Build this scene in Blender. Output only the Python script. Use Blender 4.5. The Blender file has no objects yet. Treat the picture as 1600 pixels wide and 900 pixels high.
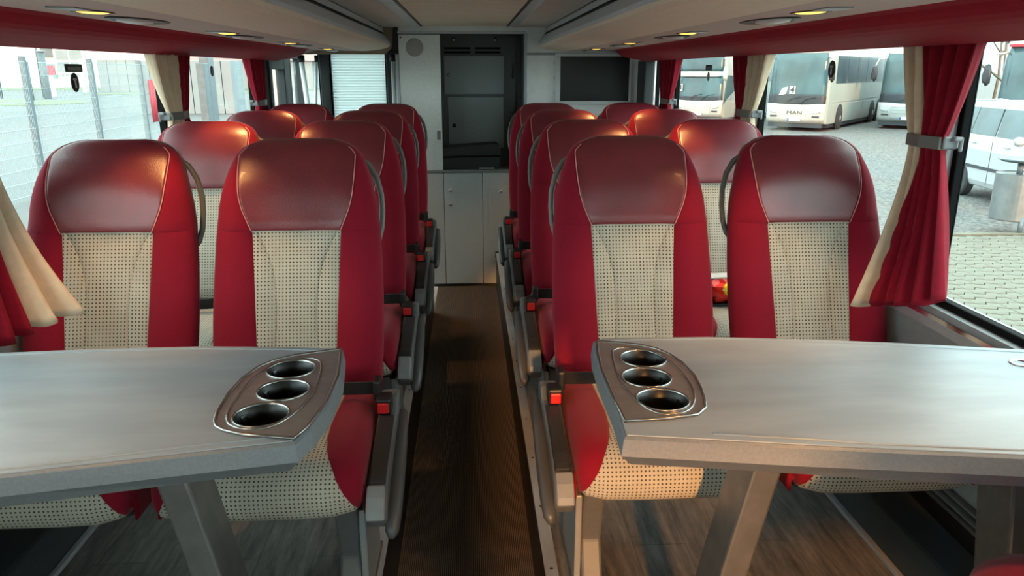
import bpy, bmesh, math, random
import numpy as np
from mathutils import Vector, Matrix
random.seed(7)
S = bpy.context.scene
COL = S.collection

# ------------------------------------------------------------------ camera
F_PX, CAM_H = 1157.0, 1.55
PITCH = math.atan((450 - 111) / F_PX)
YAW = math.atan((800 - 731) / F_PX * math.cos(PITCH))
cam_d = bpy.data.cameras.new('camera'); cam = bpy.data.objects.new('camera', cam_d); COL.objects.link(cam)
cam_d.sensor_width = 36.0; cam_d.lens = F_PX / 1600 * 36.0; cam_d.clip_start = 0.02; cam_d.clip_end = 2000
cam.location = (0, 0, CAM_H)
cam.rotation_euler = (math.pi / 2 - PITCH, 0, -YAW)
S.camera = cam

# ------------------------------------------------------------------ world (bright overcast sky)
W = bpy.data.worlds.new('overcast_sky'); S.world = W; W.use_nodes = True
bg = W.node_tree.nodes['Background']
bg.inputs[0].default_value = (0.90, 0.985, 1.0, 1); bg.inputs[1].default_value = 1.35
S.view_settings.view_transform = 'Standard'; S.view_settings.look = 'None'
S.view_settings.exposure = 2.2; S.view_settings.gamma = 1.0; S.view_settings.use_curve_mapping = False
sun_d = bpy.data.lights.new('low_sun', 'SUN'); sun = bpy.data.objects.new('low_sun', sun_d); COL.objects.link(sun)
sun_d.energy = 1.35; sun_d.color = (1., .36, .10); sun_d.angle = math.radians(2.5)
sun.location = (0, -20, 8); sun.rotation_euler = Vector((.03, 1, -.226)).to_track_quat('-Z', 'Y').to_euler()
LAMP_W = 3.2            # watts of one reading lamp

# ------------------------------------------------------------------ materials
def lin(c):
    return tuple(((v / 255) / 12.92 if v / 255 <= .04045 else (((v / 255) + .055) / 1.055) ** 2.4) for v in c)
M = {}
def mat(name, rgb, rough=.5, metal=0., var=0., vs=8., bump=0., bs=150., sheen=0., spec=.5, stretch=(1, 1, 1), var2=None, coat=0.):
    m = bpy.data.materials.new(name); m.use_nodes = True; M[name] = m
    nt = m.node_tree; N = nt.nodes; L = nt.links; b = N['Principled BSDF']
    c = lin(rgb)
    b.inputs['Base Color'].default_value = (*c, 1); b.inputs['Roughness'].default_value = rough
    b.inputs['Metallic'].default_value = metal; b.inputs['Specular IOR Level'].default_value = spec
    if sheen: b.inputs['Sheen Weight'].default_value = sheen; b.inputs['Sheen Roughness'].default_value = .4
    if coat: b.inputs['Coat Weight'].default_value = coat
    tc = N.new('ShaderNodeTexCoord'); mp = N.new('ShaderNodeMapping'); mp.inputs['Scale'].default_value = stretch
    L.new(tc.outputs['Object'], mp.inputs[0])
    if var:
        n = N.new('ShaderNodeTexNoise'); n.inputs['Scale'].default_value = vs; n.inputs['Detail'].default_value = 6
        L.new(mp.outputs[0], n.inputs['Vector'])
        r = N.new('ShaderNodeValToRGB'); c2 = lin(var2) if var2 else tuple(min(1, v * (1 + var)) for v in c)
        r.color_ramp.elements[0].position = .35; r.color_ramp.elements[1].position = .68
        r.color_ramp.elements[0].color = (*[v * (1 - var) for v in c], 1); r.color_ramp.elements[1].color = (*c2, 1)
        L.new(n.outputs['Fac'], r.inputs[0]); L.new(r.outputs[0], b.inputs['Base Color'])
    if bump:
        n2 = N.new('ShaderNodeTexNoise'); n2.inputs['Scale'].default_value = bs; n2.inputs['Detail'].default_value = 3
        L.new(mp.outputs[0], n2.inputs['Vector'])
        bp = N.new('ShaderNodeBump'); bp.inputs['Strength'].default_value = bump; bp.inputs['Distance'].default_value = .002
        L.new(n2.outputs['Fac'], bp.inputs['Height']); L.new(bp.outputs[0], b.inputs['Normal'])
    return m
mat('leather', (110, 36, 44), .33, spec=.6, var=.12, vs=9, bump=.25, bs=320, coat=.05)
mat('red_fabric', (126, 14, 36), .92, var=.08, vs=300, bump=.35, bs=900, sheen=.12, spec=.2)
mat('red_cloth', (128, 10, 32), .9, var=.08, vs=60, sheen=.1, spec=.2)
mat('red_valance', (150, 16, 38), .75, var=.06, vs=30, bump=.2, bs=500, spec=.3)
mat('beige_cloth', (204, 180, 154), .9, var=.06, vs=40, sheen=.1, spec=.2)
mat('piping', (206, 132, 128), .7)
mat('plastic_grey', (88, 89, 90), .45, var=.04, vs=60, bump=.1, bs=700)
mat('handle_grey', (96, 93, 88), .45)
mat('plastic_light', (130, 133, 136), .32, var=.04, vs=30)
mat('plastic_dark', (44, 46, 48), .42, bump=.1, bs=600)
mat('armrest_grey', (72, 73, 74), .4)
mat('inlay_dark', (34, 36, 38), .5)
mat('black_plastic', (22, 22, 24), .4)
mat('black_gloss', (6, 6, 8), .12)
mat('webbing', (30, 28, 28), .8, bump=.3, bs=900)
mat('button_red', (196, 22, 26), .35)
mat('alu', (190, 195, 200), .48, metal=.5, var=.08, vs=40, stretch=(1, .15, 1))
mat('alu_leg', (122, 120, 118), .4, metal=.7, var=.1, vs=25)
mat('rim_metal', (150, 148, 146), .24, metal=.9)
mat('chrome', (220, 220, 222), .14, metal=1.)
mat('table_top', (140, 145, 150), .48, metal=.15, var=.10, vs=16, bump=.12, bs=800, stretch=(.25, 1, 1))
mat('table_edge', (116, 118, 122), .5, metal=.25, var=.08, vs=200, bump=.15, bs=900)
mat('cup_panel', (158, 150, 146), .3, metal=.7, var=.08, vs=30)
mat('cup_black', (8, 8, 9), .38)
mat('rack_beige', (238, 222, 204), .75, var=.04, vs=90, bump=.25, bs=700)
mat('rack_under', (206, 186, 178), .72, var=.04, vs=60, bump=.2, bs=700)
mat('rack_rail', (196, 200, 206), .45, var=.03, vs=20)
mat('rack_gap', (48, 52, 54), .5)
mat('rack_end', (140, 118, 98), .6, var=.06, vs=40)
mat('ceiling_cloth', (238, 220, 200), .85, var=.05, vs=14, bump=.2, bs=500, stretch=(.2, 2, 1))
mat('ceiling_side', (220, 212, 202), .7, var=.04, vs=10)
mat('white_wall', (236, 238, 238), .7, var=.03, vs=20, bump=.15, bs=500)
mat('panel_white', (236, 238, 236), .55, var=.04, vs=60, bump=.15, bs=600)
mat('cabinet_grey', (196, 204, 206), .55, var=.03, vs=60, bump=.1, bs=600)
mat('locker_dark', (128, 136, 136), .5, var=.05, vs=80, bump=.1, bs=600)
mat('locker_frame', (76, 82, 82), .55)
mat('wall_panel', (150, 152, 152), .6, var=.05, vs=40, bump=.1, bs=500)
mat('pillar_grey', (176, 182, 186), .55, var=.03, vs=30)
mat('rubber', (10, 11, 11), .85, spec=.2)
mat('dark_trim', (40, 44, 46), .5)
mat('tv_screen', (14, 15, 14), .3, spec=.3)
mat('tv_frame', (206, 210, 210), .45)
mat('pole_white', (226, 230, 228), .35)
mat('blind_white', (236, 240, 240), .7)
_m = M['blind_white']; _n = _m.node_tree; _t = _n.nodes.new('ShaderNodeBsdfTranslucent'); _t.inputs[0].default_value = (.8, .85, .85, 1); _x = _n.nodes.new('ShaderNodeMixShader'); _x.inputs[0].default_value = .5
_n.links.new(_n.nodes['Principled BSDF'].outputs[0], _x.inputs[1]); _n.links.new(_t.outputs[0], _x.inputs[2]); _n.links.new(_x.outputs[0], _n.nodes['Material Output'].inputs[0])
mat('case_black', (34, 40, 40), .5, bump=.2, bs=400)
mat('duct_dark', (58, 62, 64), .5)
mat('bag_red', (226, 40, 24), .4, var=.2, vs=30); mat('bag_yellow', (240, 214, 40), .4, var=.15, vs=40); mat('paper', (196, 198, 198), .7)
mat('galvanised', (84, 96, 102), .5, metal=.3, var=.12, vs=6)
mat('wire', (140, 152, 156), .5, metal=.2)
mat('sign_red', (170, 40, 54), .6)
mat('bus_white', (164, 168, 164), .35, coat=.2, var=.03, vs=.7)
mat('bus_side', (152, 158, 152), .35, coat=.2, var=.05, vs=.6)
mat('bus_glass', (62, 86, 92), .2, var=.4, vs=.6, spec=.4)
mat('bus_glass_dark', (46, 60, 68), .2, var=.4, vs=.8, spec=.4)
mat('bus_grey', (150, 154, 156), .5); mat('bus_trim', (36, 42, 48), .5); mat('tyre', (40, 40, 42), .8)
mat('wheel_hub', (200, 202, 204), .4, metal=.5); mat('lamp_glass', (180, 190, 194), .2)
mat('ink', (40, 44, 50), .6); mat('plate_blue', (40, 70, 160), .5)
mat('car_white', (156, 160, 162), .25, coat=.4); mat('car_glass', (64, 84, 90), .2, spec=.4, var=.2, vs=2)
mat('building_white', (206, 208, 206), .8, var=.03, vs=.4); mat('building_grey', (118, 128, 132), .8, var=.06, vs=.8); mat('building_dark', (84, 92, 96), .6)
mat('green_panel', (90, 160, 150), .6); mat('roof_grey', (136, 130, 134), .7)
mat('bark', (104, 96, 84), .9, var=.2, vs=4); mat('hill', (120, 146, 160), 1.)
mat('bush', (110, 106, 76), .95, var=.25, vs=6)
mat('grass', (96, 108, 72), .95, var=.25, vs=1.2)
mat('asphalt', (86, 88, 88), .9, var=.14, vs=.12, bump=.3, bs=20)
mat('gravel', (74, 75, 74), .95, var=.42, vs=14, bump=1., bs=30, var2=(104, 104, 102))
mat('paver', (90, 90, 80), .9, var=.16, vs=5, bump=.3, bs=60)
mat('joint', (50, 50, 44), .95)
mat('bin_steel', (112, 118, 120), .4, metal=.6, var=.12, vs=6)
mat('sticker_green', (20, 62, 44), .4); mat('sticker_black', (18, 18, 26), .3); mat('sticker_print', (190, 190, 196), .5)
mat('mesh_cover', (170, 168, 166), .7, bump=.4, bs=1200)
mat('lens', (210, 212, 214), .3)

def emit(name, rgb, st):
    m = bpy.data.materials.new(name); m.use_nodes = True; M[name] = m
    b = m.node_tree.nodes['Principled BSDF']; b.inputs['Base Color'].default_value = (*lin(rgb), 1)
    b.inputs['Emission Color'].default_value = (*lin(rgb), 1); b.inputs['Emission Strength'].default_value = st
emit('lamp_glow', (255, 196, 84), .55)

def glass(name, tint, gloss=.07):
    m = bpy.data.materials.new(name); m.use_nodes = True; M[name] = m
    nt = m.node_tree; N = nt.nodes; L = nt.links
    for n in list(N):
        if n.type == 'BSDF_PRINCIPLED': N.remove(n)
    t = N.new('ShaderNodeBsdfTransparent'); t.inputs[0].default_value = (*tint, 1)
    g = N.new('ShaderNodeBsdfGlossy'); g.inputs['Roughness'].default_value = .02
    lw = N.new('ShaderNodeLayerWeight'); pw_ = N.new('ShaderNodeMath'); pw_.operation = 'POWER'; pw_.inputs[1].default_value = 5; L.new(lw.outputs['Facing'], pw_.inputs[0])
    f = N.new('ShaderNodeMath'); f.operation = 'MULTIPLY_ADD'; f.inputs[1].default_value = .4; f.inputs[2].default_value = .02; L.new(pw_.outputs[0], f.inputs[0])
    mx = N.new('ShaderNodeMixShader'); L.new(f.outputs[0], mx.inputs[0]); L.new(t.outputs[0], mx.inputs[1]); L.new(g.outputs[0], mx.inputs[2])
    L.new(mx.outputs[0], N['Material Output'].inputs[0])
glass('window_glass', (.90, .985, .965))

def woven():
    m = mat('beige_weave', (205, 190, 160), .95, spec=.15)
    nt = m.node_tree; N = nt.nodes; L = nt.links; b = N['Principled BSDF']
    uv = N.new('ShaderNodeUVMap'); uv.uv_map = 'UVMap'
    sp = N.new('ShaderNodeSeparateXYZ'); L.new(uv.outputs[0], sp.inputs[0])
    def wave(out, k):
        a = N.new('ShaderNodeMath'); a.operation = 'MULTIPLY'; a.inputs[1].default_value = 2 * math.pi / k; L.new(out, a.inputs[0])
        c = N.new('ShaderNodeMath'); c.operation = 'COSINE'; L.new(a.outputs[0], c.inputs[0])
        d = N.new('ShaderNodeMath'); d.operation = 'MAXIMUM'; d.inputs[1].default_value = 0; L.new(c.outputs[0], d.inputs[0]); return d
    wx, wy = wave(sp.outputs[0], .0098), wave(sp.outputs[1], .0106)
    p = N.new('ShaderNodeMath'); p.operation = 'MULTIPLY'; L.new(wx.outputs[0], p.inputs[0]); L.new(wy.outputs[0], p.inputs[1])
    r = N.new('ShaderNodeValToRGB'); r.color_ramp.elements[0].position = .14; r.color_ramp.elements[1].position = .46
    r.color_ramp.elements[0].color = (*lin((190, 184, 170)), 1); r.color_ramp.elements[1].color = (*lin((82, 72, 56)), 1)
    L.new(p.outputs[0], r.inputs[0])
    n = N.new('ShaderNodeTexNoise'); n.inputs['Scale'].default_value = 12; tc = N.new('ShaderNodeTexCoord'); L.new(tc.outputs['Object'], n.inputs['Vector'])
    mx = N.new('ShaderNodeMix'); mx.data_type = 'RGBA'; mx.blend_type = 'MULTIPLY'; mx.inputs[0].default_value = .35
    L.new(r.outputs[0], mx.inputs[6]); L.new(n.outputs['Fac'], mx.inputs[7]); L.new(mx.outputs[2], b.inputs['Base Color'])
    bp = N.new('ShaderNodeBump'); bp.inputs['Strength'].default_value = .6; bp.inputs['Distance'].default_value = .002; bp.invert = True
    L.new(p.outputs[0], bp.inputs['Height']); L.new(bp.outputs[0], b.inputs['Normal'])
woven()

def carpet():
    m = mat('aisle_carpet', (66, 52, 42), .98, spec=.1)
    nt = m.node_tree; N = nt.nodes; L = nt.links; b = N['Principled BSDF']
    tc = N.new('ShaderNodeTexCoord')
    w = N.new('ShaderNodeTexWave'); w.wave_type = 'BANDS'; w.bands_direction = 'X'; w.inputs['Scale'].default_value = 50; w.inputs['Distortion'].default_value = .6; w.inputs['Detail'].default_value = 3
    L.new(tc.outputs['Object'], w.inputs['Vector'])
    n = N.new('ShaderNodeTexNoise'); n.inputs['Scale'].default_value = 300; L.new(tc.outputs['Object'], n.inputs['Vector'])
    mul = N.new('ShaderNodeMath'); mul.operation = 'MULTIPLY'; L.new(w.outputs['Fac'], mul.inputs[0]); L.new(n.outputs['Fac'], mul.inputs[1])
    r = N.new('ShaderNodeValToRGB'); r.color_ramp.elements[0].position = .1; r.color_ramp.elements[1].position = .6
    r.color_ramp.elements[0].color = (*lin((62, 54, 48)), 1); r.color_ramp.elements[1].color = (*lin((136, 118, 102)), 1)
    L.new(mul.outputs[0], r.inputs[0]); L.new(r.outputs[0], b.inputs['Base Color'])
    bp = N.new('ShaderNodeBump'); bp.inputs['Strength'].default_value = .5; bp.inputs['Distance'].default_value = .003
    L.new(w.outputs['Fac'], bp.inputs['Height']); L.new(bp.outputs[0], b.inputs['Normal'])
carpet()

def vinyl():
    m = mat('wood_vinyl', (96, 86, 78), .5, spec=.4)
    nt = m.node_tree; N = nt.nodes; L = nt.links; b = N['Principled BSDF']
    tc = N.new('ShaderNodeTexCoord'); mp = N.new('ShaderNodeMapping'); mp.inputs['Scale'].default_value = (9, 1.2, 1); L.new(tc.outputs['Object'], mp.inputs[0])
    n = N.new('ShaderNodeTexNoise'); n.inputs['Scale'].default_value = 5; n.inputs['Detail'].default_value = 10; n.inputs['Roughness'].default_value = .7; L.new(mp.outputs[0], n.inputs['Vector'])
    r = N.new('ShaderNodeValToRGB'); r.color_ramp.elements[0].position = .3; r.color_ramp.elements[1].position = .72
    r.color_ramp.elements[0].color = (*lin((74, 74, 74)), 1); r.color_ramp.elements[1].color = (*lin((150, 146, 140)), 1)
    L.new(n.outputs['Fac'], r.inputs[0])
    br = N.new('ShaderNodeTexBrick'); br.inputs['Scale'].default_value = 1; br.inputs['Brick Width'].default_value = .9; br.inputs['Row Height'].default_value = .15
    br.inputs['Mortar Size'].default_value = .0025; br.inputs['Color1'].default_value = (1, 1, 1, 1); br.inputs['Color2'].default_value = (.85, .85, .86, 1); br.inputs['Mortar'].default_value = (.7, .7, .7, 1)
    mp2 = N.new('ShaderNodeMapping'); mp2.inputs['Rotation'].default_value = (0, 0, math.pi / 2); L.new(tc.outputs['Object'], mp2.inputs[0]); L.new(mp2.outputs[0], br.inputs['Vector'])
    mx = N.new('ShaderNodeMix'); mx.data_type = 'RGBA'; mx.blend_type = 'MULTIPLY'; mx.inputs[0].default_value = 1
    L.new(r.outputs[0], mx.inputs[6]); L.new(br.outputs['Color'], mx.inputs[7]); L.new(mx.outputs[2], b.inputs['Base Color'])
vinyl()

# ------------------------------------------------------------------ mesh helpers
class MB:
    def __init__(s): s.v = []; s.f = []
    def add(s, v, f):
        o = len(s.v); s.v += [tuple(p) for p in v]; s.f += [tuple(i + o for i in q) for q in f]; return s
    def box(s, x0, x1, y0, y1, z0, z1):
        x0, x1 = min(x0, x1), max(x0, x1); y0, y1 = min(y0, y1), max(y0, y1); z0, z1 = min(z0, z1), max(z0, z1)
        return s.add([(x0, y0, z0), (x1, y0, z0), (x1, y1, z0), (x0, y1, z0), (x0, y0, z1), (x1, y0, z1), (x1, y1, z1), (x0, y1, z1)],
                     [(0, 3, 2, 1), (4, 5, 6, 7), (0, 1, 5, 4), (1, 2, 6, 5), (2, 3, 7, 6), (3, 0, 4, 7)])
    def prism(s, poly, axis, a, b):
        n = len(poly)
        def P(p, t): return {'x': (t, p[0], p[1]), 'y': (p[0], t, p[1]), 'z': (p[0], p[1], t)}[axis]
        f = [tuple(range(n)), tuple(range(2 * n - 1, n - 1, -1))] + [(i, i + n, (i + 1) % n + n, (i + 1) % n) for i in range(n)]
        return s.add([P(p, a) for p in poly] + [P(p, b) for p in poly], f)
    def tube(s, pts, r, n=8, cap=True):
        pts = [Vector(p) for p in pts]; m = len(pts); rs = r if hasattr(r, '__len__') else [r] * m
        v = []; up = None
        for i, p in enumerate(pts):
            t = (pts[min(i + 1, m - 1)] - pts[max(i - 1, 0)]).normalized()
            if up is None:
                up = Vector((0, 0, 1)) if abs(t.z) < .9 else Vector((1, 0, 0))
            a = (up - t * up.dot(t)).normalized(); up = a; b = t.cross(a)
            v += [tuple(p + (a * math.cos(2 * math.pi * k / n) + b * math.sin(2 * math.pi * k / n)) * rs[i]) for k in range(n)]
        f = [(i * n + k, i * n + (k + 1) % n, (i + 1) * n + (k + 1) % n, (i + 1) * n + k) for i in range(m - 1) for k in range(n)]
        if cap: f += [tuple(range(n - 1, -1, -1)), tuple((m - 1) * n + k for k in range(n))]
        return s.add(v, f)
    def ribbon(s, pts, width, thick, up=(0, 0, 1)):
        pts = [Vector(p) for p in pts]; m = len(pts); v = []; U = Vector(up)
        for i, p in enumerate(pts):
            t = (pts[min(i + 1, m - 1)] - pts[max(i - 1, 0)]).normalized()
            w = (U - t * U.dot(t)).normalized(); n = t.cross(w)
            v += [tuple(p + w * a * width / 2 + n * b * thick / 2) for a, b in ((1, 1), (-1, 1), (-1, -1), (1, -1))]
        f = [(i * 4 + k, i * 4 + (k + 1) % 4, (i + 1) * 4 + (k + 1) % 4, (i + 1) * 4 + k) for i in range(m - 1) for k in range(4)] + [(3, 2, 1, 0), tuple((m - 1) * 4 + k for k in range(4))]
        return s.add(v, f)
    def lathe(s, prof, c, n=24, axis='z', sx=1., sy=1., close=False):
        m = len(prof); v = []
        for r, h in prof:
            for k in range(n):
                a = 2 * math.pi * k / n; p, q = r * math.cos(a) * sx, r * math.sin(a) * sy
                v.append({'z': (c[0] + p, c[1] + q, c[2] + h), 'y': (c[0] + p, c[1] + h, c[2] + q), 'x': (c[0] + h, c[1] + p, c[2] + q)}[axis])
        f = [(i * n + k, i * n + (k + 1) % n, (i + 1) * n + (k + 1) % n, (i + 1) * n + k) for i in range(m - 1) for k in range(n)]
        f += [tuple(range(n - 1, -1, -1)), tuple((m - 1) * n + k for k in range(n))] if not close else []
        return s.add(v, f)
    def grid(s, R, wrap=False):
        nr, nc = len(R), len(R[0]); v = [p for r in R for p in r]
        return s.add(v, [(i * nc + j, i * nc + (j + 1) % nc, (i + 1) * nc + (j + 1) % nc, (i + 1) * nc + j) for i in range(nr - 1) for j in range(nc if wrap else nc - 1)])
    def build(s, name, m, parent=None, smooth=False, bevel=0., seg=2, fix=True, solid=0., uv=None, loc=None):
        me = bpy.data.meshes.new(name); me.from_pydata(s.v, [], s.f)
        if fix:
            bm = bmesh.new(); bm.from_mesh(me); bmesh.ops.recalc_face_normals(bm, faces=bm.faces); bm.to_mesh(me); bm.free()
        if uv is not None:
            l = me.uv_layers.new(name='UVMap')
            for lp in me.loops: l.data[lp.index].uv = uv[lp.vertex_index]
        if smooth: me.polygons.foreach_set('use_smooth', [True] * len(me.polygons))
        me.materials.append(M[m] if isinstance(m, str) else m)
        o = bpy.data.objects.new(name, me); COL.objects.link(o)
        if loc: o.location = loc
        if parent: o.parent = parent
        if solid:
            d = o.modifiers.new('thickness', 'SOLIDIFY'); d.thickness = solid; d.offset = 0
        if bevel:
            d = o.modifiers.new('edge', 'BEVEL'); d.width = bevel; d.segments = seg; d.limit_method = 'ANGLE'; d.angle_limit = math.radians(35)
            if not smooth:
                d.harden_normals = False
        return o
def tag(o, label, cat, group=None):
    o['label'] = label; o['category'] = cat
    if group: o['group'] = group
    return o
def struct(o, label=None):
    o['kind'] = 'structure'
    if label: o['label'] = label
    return o
def empty(name, loc=(0, 0, 0), rz=0.):
    o = bpy.data.objects.new(name, None); COL.objects.link(o); o.location = loc; o.rotation_euler = (0, 0, rz); o.empty_display_size = .1
    return o
def copy_tree(o, parent=None):
    c = o.copy(); COL.objects.link(c); c.parent = parent
    for ch in list(o.children): copy_tree(ch, c)
    return c
def interp(x, pts):
    return float(np.interp(x, [p[0] for p in pts], [p[1] for p in pts]))
def text(name, body, size, m, parent, mtx, depth=.004, bold=0.):
    cu = bpy.data.curves.new(name, 'FONT'); cu.body = body; cu.size = size; cu.align_x = 'CENTER'; cu.align_y = 'CENTER'; cu.extrude = depth; cu.offset = bold
    t = bpy.data.objects.new(name + '_tmp', cu); COL.objects.link(t)
    me = bpy.data.meshes.new_from_object(t.evaluated_get(bpy.context.evaluated_depsgraph_get())); bpy.data.objects.remove(t); bpy.data.curves.remove(cu)
    me.transform(mtx); me.materials.clear(); me.materials.append(M[m]); me.name = name
    o = bpy.data.objects.new(name, me); COL.objects.link(o); o.parent = parent
    return o

# ================================================================== THE BUS SHELL
PF, YR, YF, YL = .25, 5.36, -2.6, 6.1          # platform height, rear bulkhead, front end, rear-left window wall
WX = 1.26                                       # inner face of the side walls
RAIL_L, RAIL_R = -.25, .186
floor = struct(MB().box(RAIL_L, RAIL_R, YF, YR, -.05, 0).build('floor', 'aisle_carpet'), 'dark brown ribbed carpet running down the sunken aisle')
for k in range(4): MB().box(RAIL_L - .265 * (k + 1), RAIL_L - .265 * k, 4.74, YL - .02, -1.0, -.17 * (k + 1)).build('step', 'aisle_carpet', floor)
def platform(name, x0, x1, y1, label):
    o = MB().box(x0, x1, YF, y1, -.05, PF).build(name, 'wood_vinyl'); struct(o, label)
    xe = x0 if x0 > 0 else x1; s = 1 if xe > 0 else -1
    MB().box(xe - s * .003, xe, YF, y1, 0, PF - .004).build('riser', 'black_plastic', o)
    return o
platform('floor_platform', RAIL_R + .003, 1.3, YR, 'wood-look vinyl platform under the right-hand seats')
platform('floor_platform', -1.3, RAIL_L - .003, 4.72, 'wood-look vinyl platform under the left-hand seats')
for nm, x0, x1, y1, lb in (('trim_1', RAIL_R, RAIL_R + .036, YR - .03, 'aluminium edge rail beside the right-hand seats'), ('trim_2', RAIL_L - .036, RAIL_L, 4.70, 'aluminium edge rail beside the left-hand seats')):
    t = struct(MB().box(x0, x1, YF, y1, PF, PF + .008).build(nm, 'alu', bevel=.002), lb)
    sc = None
    for k in range(22):
        y = -1.9 + k * .30
        if y > y1 - .05: break
        o = MB().lathe([(.0045, 0), (.0045, .001), (.002, .0016)], (0, 0, 0), 8).build('screw', 'plastic_dark', t) if sc is None else bpy.data.objects.new('screw', sc)
        if sc is None: sc = o.data
        else: COL.objects.link(o); o.parent = t
        o.location = ((x0 + x1) / 2, y, PF + .008)
    MB().box(x0 - .004, x1 + .004, y1, y1 + .028, PF - .03, PF + .016).build('end_cap', 'black_plastic' if x0 > 0 else 'plastic_light', t, bevel=.004)

PILS = {1: [(-2.22, -2.05), (-.84, -.67), (.54, .71), (1.92, 2.09), (3.31, 3.48), (4.70, 4.88)], -1: [(-2.26, -2.09), (-.88, -.71), (.50, .67), (1.87, 2.04), (3.31, 3.46), (4.68, 4.84)]}
WZ0, WZ1 = .93, 1.64
wn = 0
def make_window(x, y0, y1, side, z0=WZ0, z1=WZ1, label=None):
    global wn; wn += 1
    s = 1 if x > 0 else -1
    m = MB(); t = .020
    for a in ((y0, y0 + t, z0, z1), (y1 - t, y1, z0, z1), (y0 + t, y1 - t, z0, z0 + t), (y0 + t, y1 - t, z1 - t, z1)):
        m.box(x + s * .008, x + s * .036, a[0], a[1], a[2], a[3])
    o = m.build('window_%d' % wn, 'rubber', bevel=.004); struct(o, label)
    MB().box(x + s * .028, x + s * .034, y0 + t, y1 - t, z0 + t, z1 - t).build('pane', 'window_glass', o)
    return o
for s, nm, yend in ((1, 'right', YR), (-1, 'left', YL)):
    w = struct(MB().box(s * WX, s * 1.36, YF, yend if s > 0 else 4.72, -.05, WZ0).build('wall_' + nm, 'wall_panel'), 'grey panelled %s-hand side wall below the windows' % nm)
    MB().box(s * (WX + .01), s * 1.36, YF, yend, WZ1, 1.92).build('header', 'dark_trim', w)
    PIL = PILS[s]
    for a, b in PIL:
        MB().box(s * (WX + .005), s * 1.309, a, b, WZ0, WZ1).build('pillar', 'pillar_grey', w, bevel=.006)
    MB().prism([(s * 1.250, .872), (s * 1.250, .900), (s * 1.30, .934), (s * 1.30, .90), (s * 1.262, .87)], 'y', YF, (yend if s > 0 else 4.72) - .02).build('sill', 'alu', w, bevel=.003)
    MB().prism([(s * 1.262, .906), (s * 1.250, .901), (s * 1.254, .912)], 'y', YF, (yend if s > 0 else 4.72) - .02).build('sill_bead', 'chrome', w)
    # heating duct and floor track along the wall
    MB().prism([(s * 1.135, PF), (s * 1.16, PF + .10), (s * WX, PF + .13), (s * WX, PF)], 'y', YF, 4.70).build('heater_duct', 'duct_dark', w, bevel=.01)
    MB().box(s * 1.118, s * 1.136, YF, 4.70, PF, PF + .014).build('floor_track', 'alu', w, bevel=.003)
    for z in (.43, .455, .48):
        MB().box(s * (WX - .012), s * WX, YF, 4.70, z, z + .012).build('heater_fin', 'alu_leg', w, bevel=.002)
    b = struct(MB().box(s * (WX - .006), s * WX, YF, 4.70, .38, .42).build('baseboard_' + nm, 'black_plastic'), 'black lower moulding on the %s-hand wall' % nm)
    ends = [YF] + [v for p in PIL for v in p] + ([5.20] if s > 0 else [5.06])  # the short last right-hand window is added to brighten the rear bulkhead
    for i in range(0, len(ends) - 1, 2):
        y0, y1 = ends[i], ends[i + 1]
        win = make_window(s * 1.275, y0, y1, nm, label='%s-hand coach window with black rubber gasket' % nm)
        xg = s * 1.300
        def oval(yc, zc, ry=.026, rz=.031):
            st = MB().lathe([(1., 0), (1., -.002 * s)], (xg, yc, zc), 20, 'x', ry, rz).build('hammer_sticker', 'sticker_black', win); st['label'] = 'black oval sticker with a pale hammer emblem'
            MB().box(xg - s * .004, xg - s * .002, yc - .004, yc + .004, zc - .018, zc + .012).box(xg - s * .004, xg - s * .002, yc - .011, yc + .011, zc + .006, zc + .013).build('emblem', 'sticker_print', st)
        def rect(yc, zc, w_=.055, h_=.013):
            st = MB().box(xg - s * .002, xg, yc - w_, yc + w_, zc - h_, zc + h_).build('exit_sticker', 'sticker_green', win); st['label'] = 'small dark green rectangular emergency exit sticker'
            MB().box(xg - s * .0035, xg - s * .002, yc - w_ * .75, yc + w_ * .75, zc - h_ * .45, zc + h_ * .25).build('print', 'locker_dark', st)
        if 2. < y0 < 2.2:
            if s < 0: rect(2.628, 1.559); oval(2.622, 1.514)
            else: oval(2.69, 1.556)
        if 3.4 < y0 < 3.6:
            if s < 0: oval(4.005, 1.55, .024, .026)
            else: rect(4.10, 1.568); oval(4.10, 1.522, .02, .024)
# glazed door of the stairwell behind the left seats
m = MB()
for a in ((5.06, 5.12, -.75, 1.64), (5.46, 5.62, -.75, 1.64), (5.12, 5.46, -.75, -.62), (5.12, 5.46, 1.56, 1.64)): m.box(-1.275, -1.34, *a)
d2 = struct(m.build('door_2', 'dark_trim', bevel=.006), 'glazed side door of the stairwell behind the left seats')
MB().box(-1.30, -1.306, 5.12, 5.46, -.62, 1.56).build('pane', 'window_glass', d2)
m = MB().box(-1.275, -1.34, 5.62, 5.66, -.75, 1.64).box(-1.275, -1.34, 6.02, 6.1, -.75, 1.64).box(-1.275, -1.34, 5.66, 6.02, -.75, -.62)
m.build('fixed_frame', 'dark_trim', d2, bevel=.006); MB().box(-1.30, -1.306, 5.66, 6.02, -.62, 1.64).build('fixed_pane', 'window_glass', d2)
MB().box(-1.255, -1.36, 4.72, 5.06, -1., WZ0).build('door_post', 'wall_panel', d2)
# front end of the bus behind the camera: dash wall and windscreen
wf = struct(MB().box(-1.36, 1.36, YF - .05, YF, -.05, .75).build('wall_front', 'wall_panel'), 'grey dashboard bulkhead at the front end')
make = MB().box(-1.36, -1.30, YF - .05, YF, .75, 1.92).box(1.30, 1.36, YF - .05, YF, .75, 1.92).box(-1.3, 1.3, YF - .05, YF, 1.82, 1.92)
wsf = struct(make.build('window_front', 'rubber'), 'windscreen at the front end'); MB().box(-1.3, 1.3, YF - .03, YF - .02, .75, 1.82).build('pane', 'window_glass', wsf)

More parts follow.
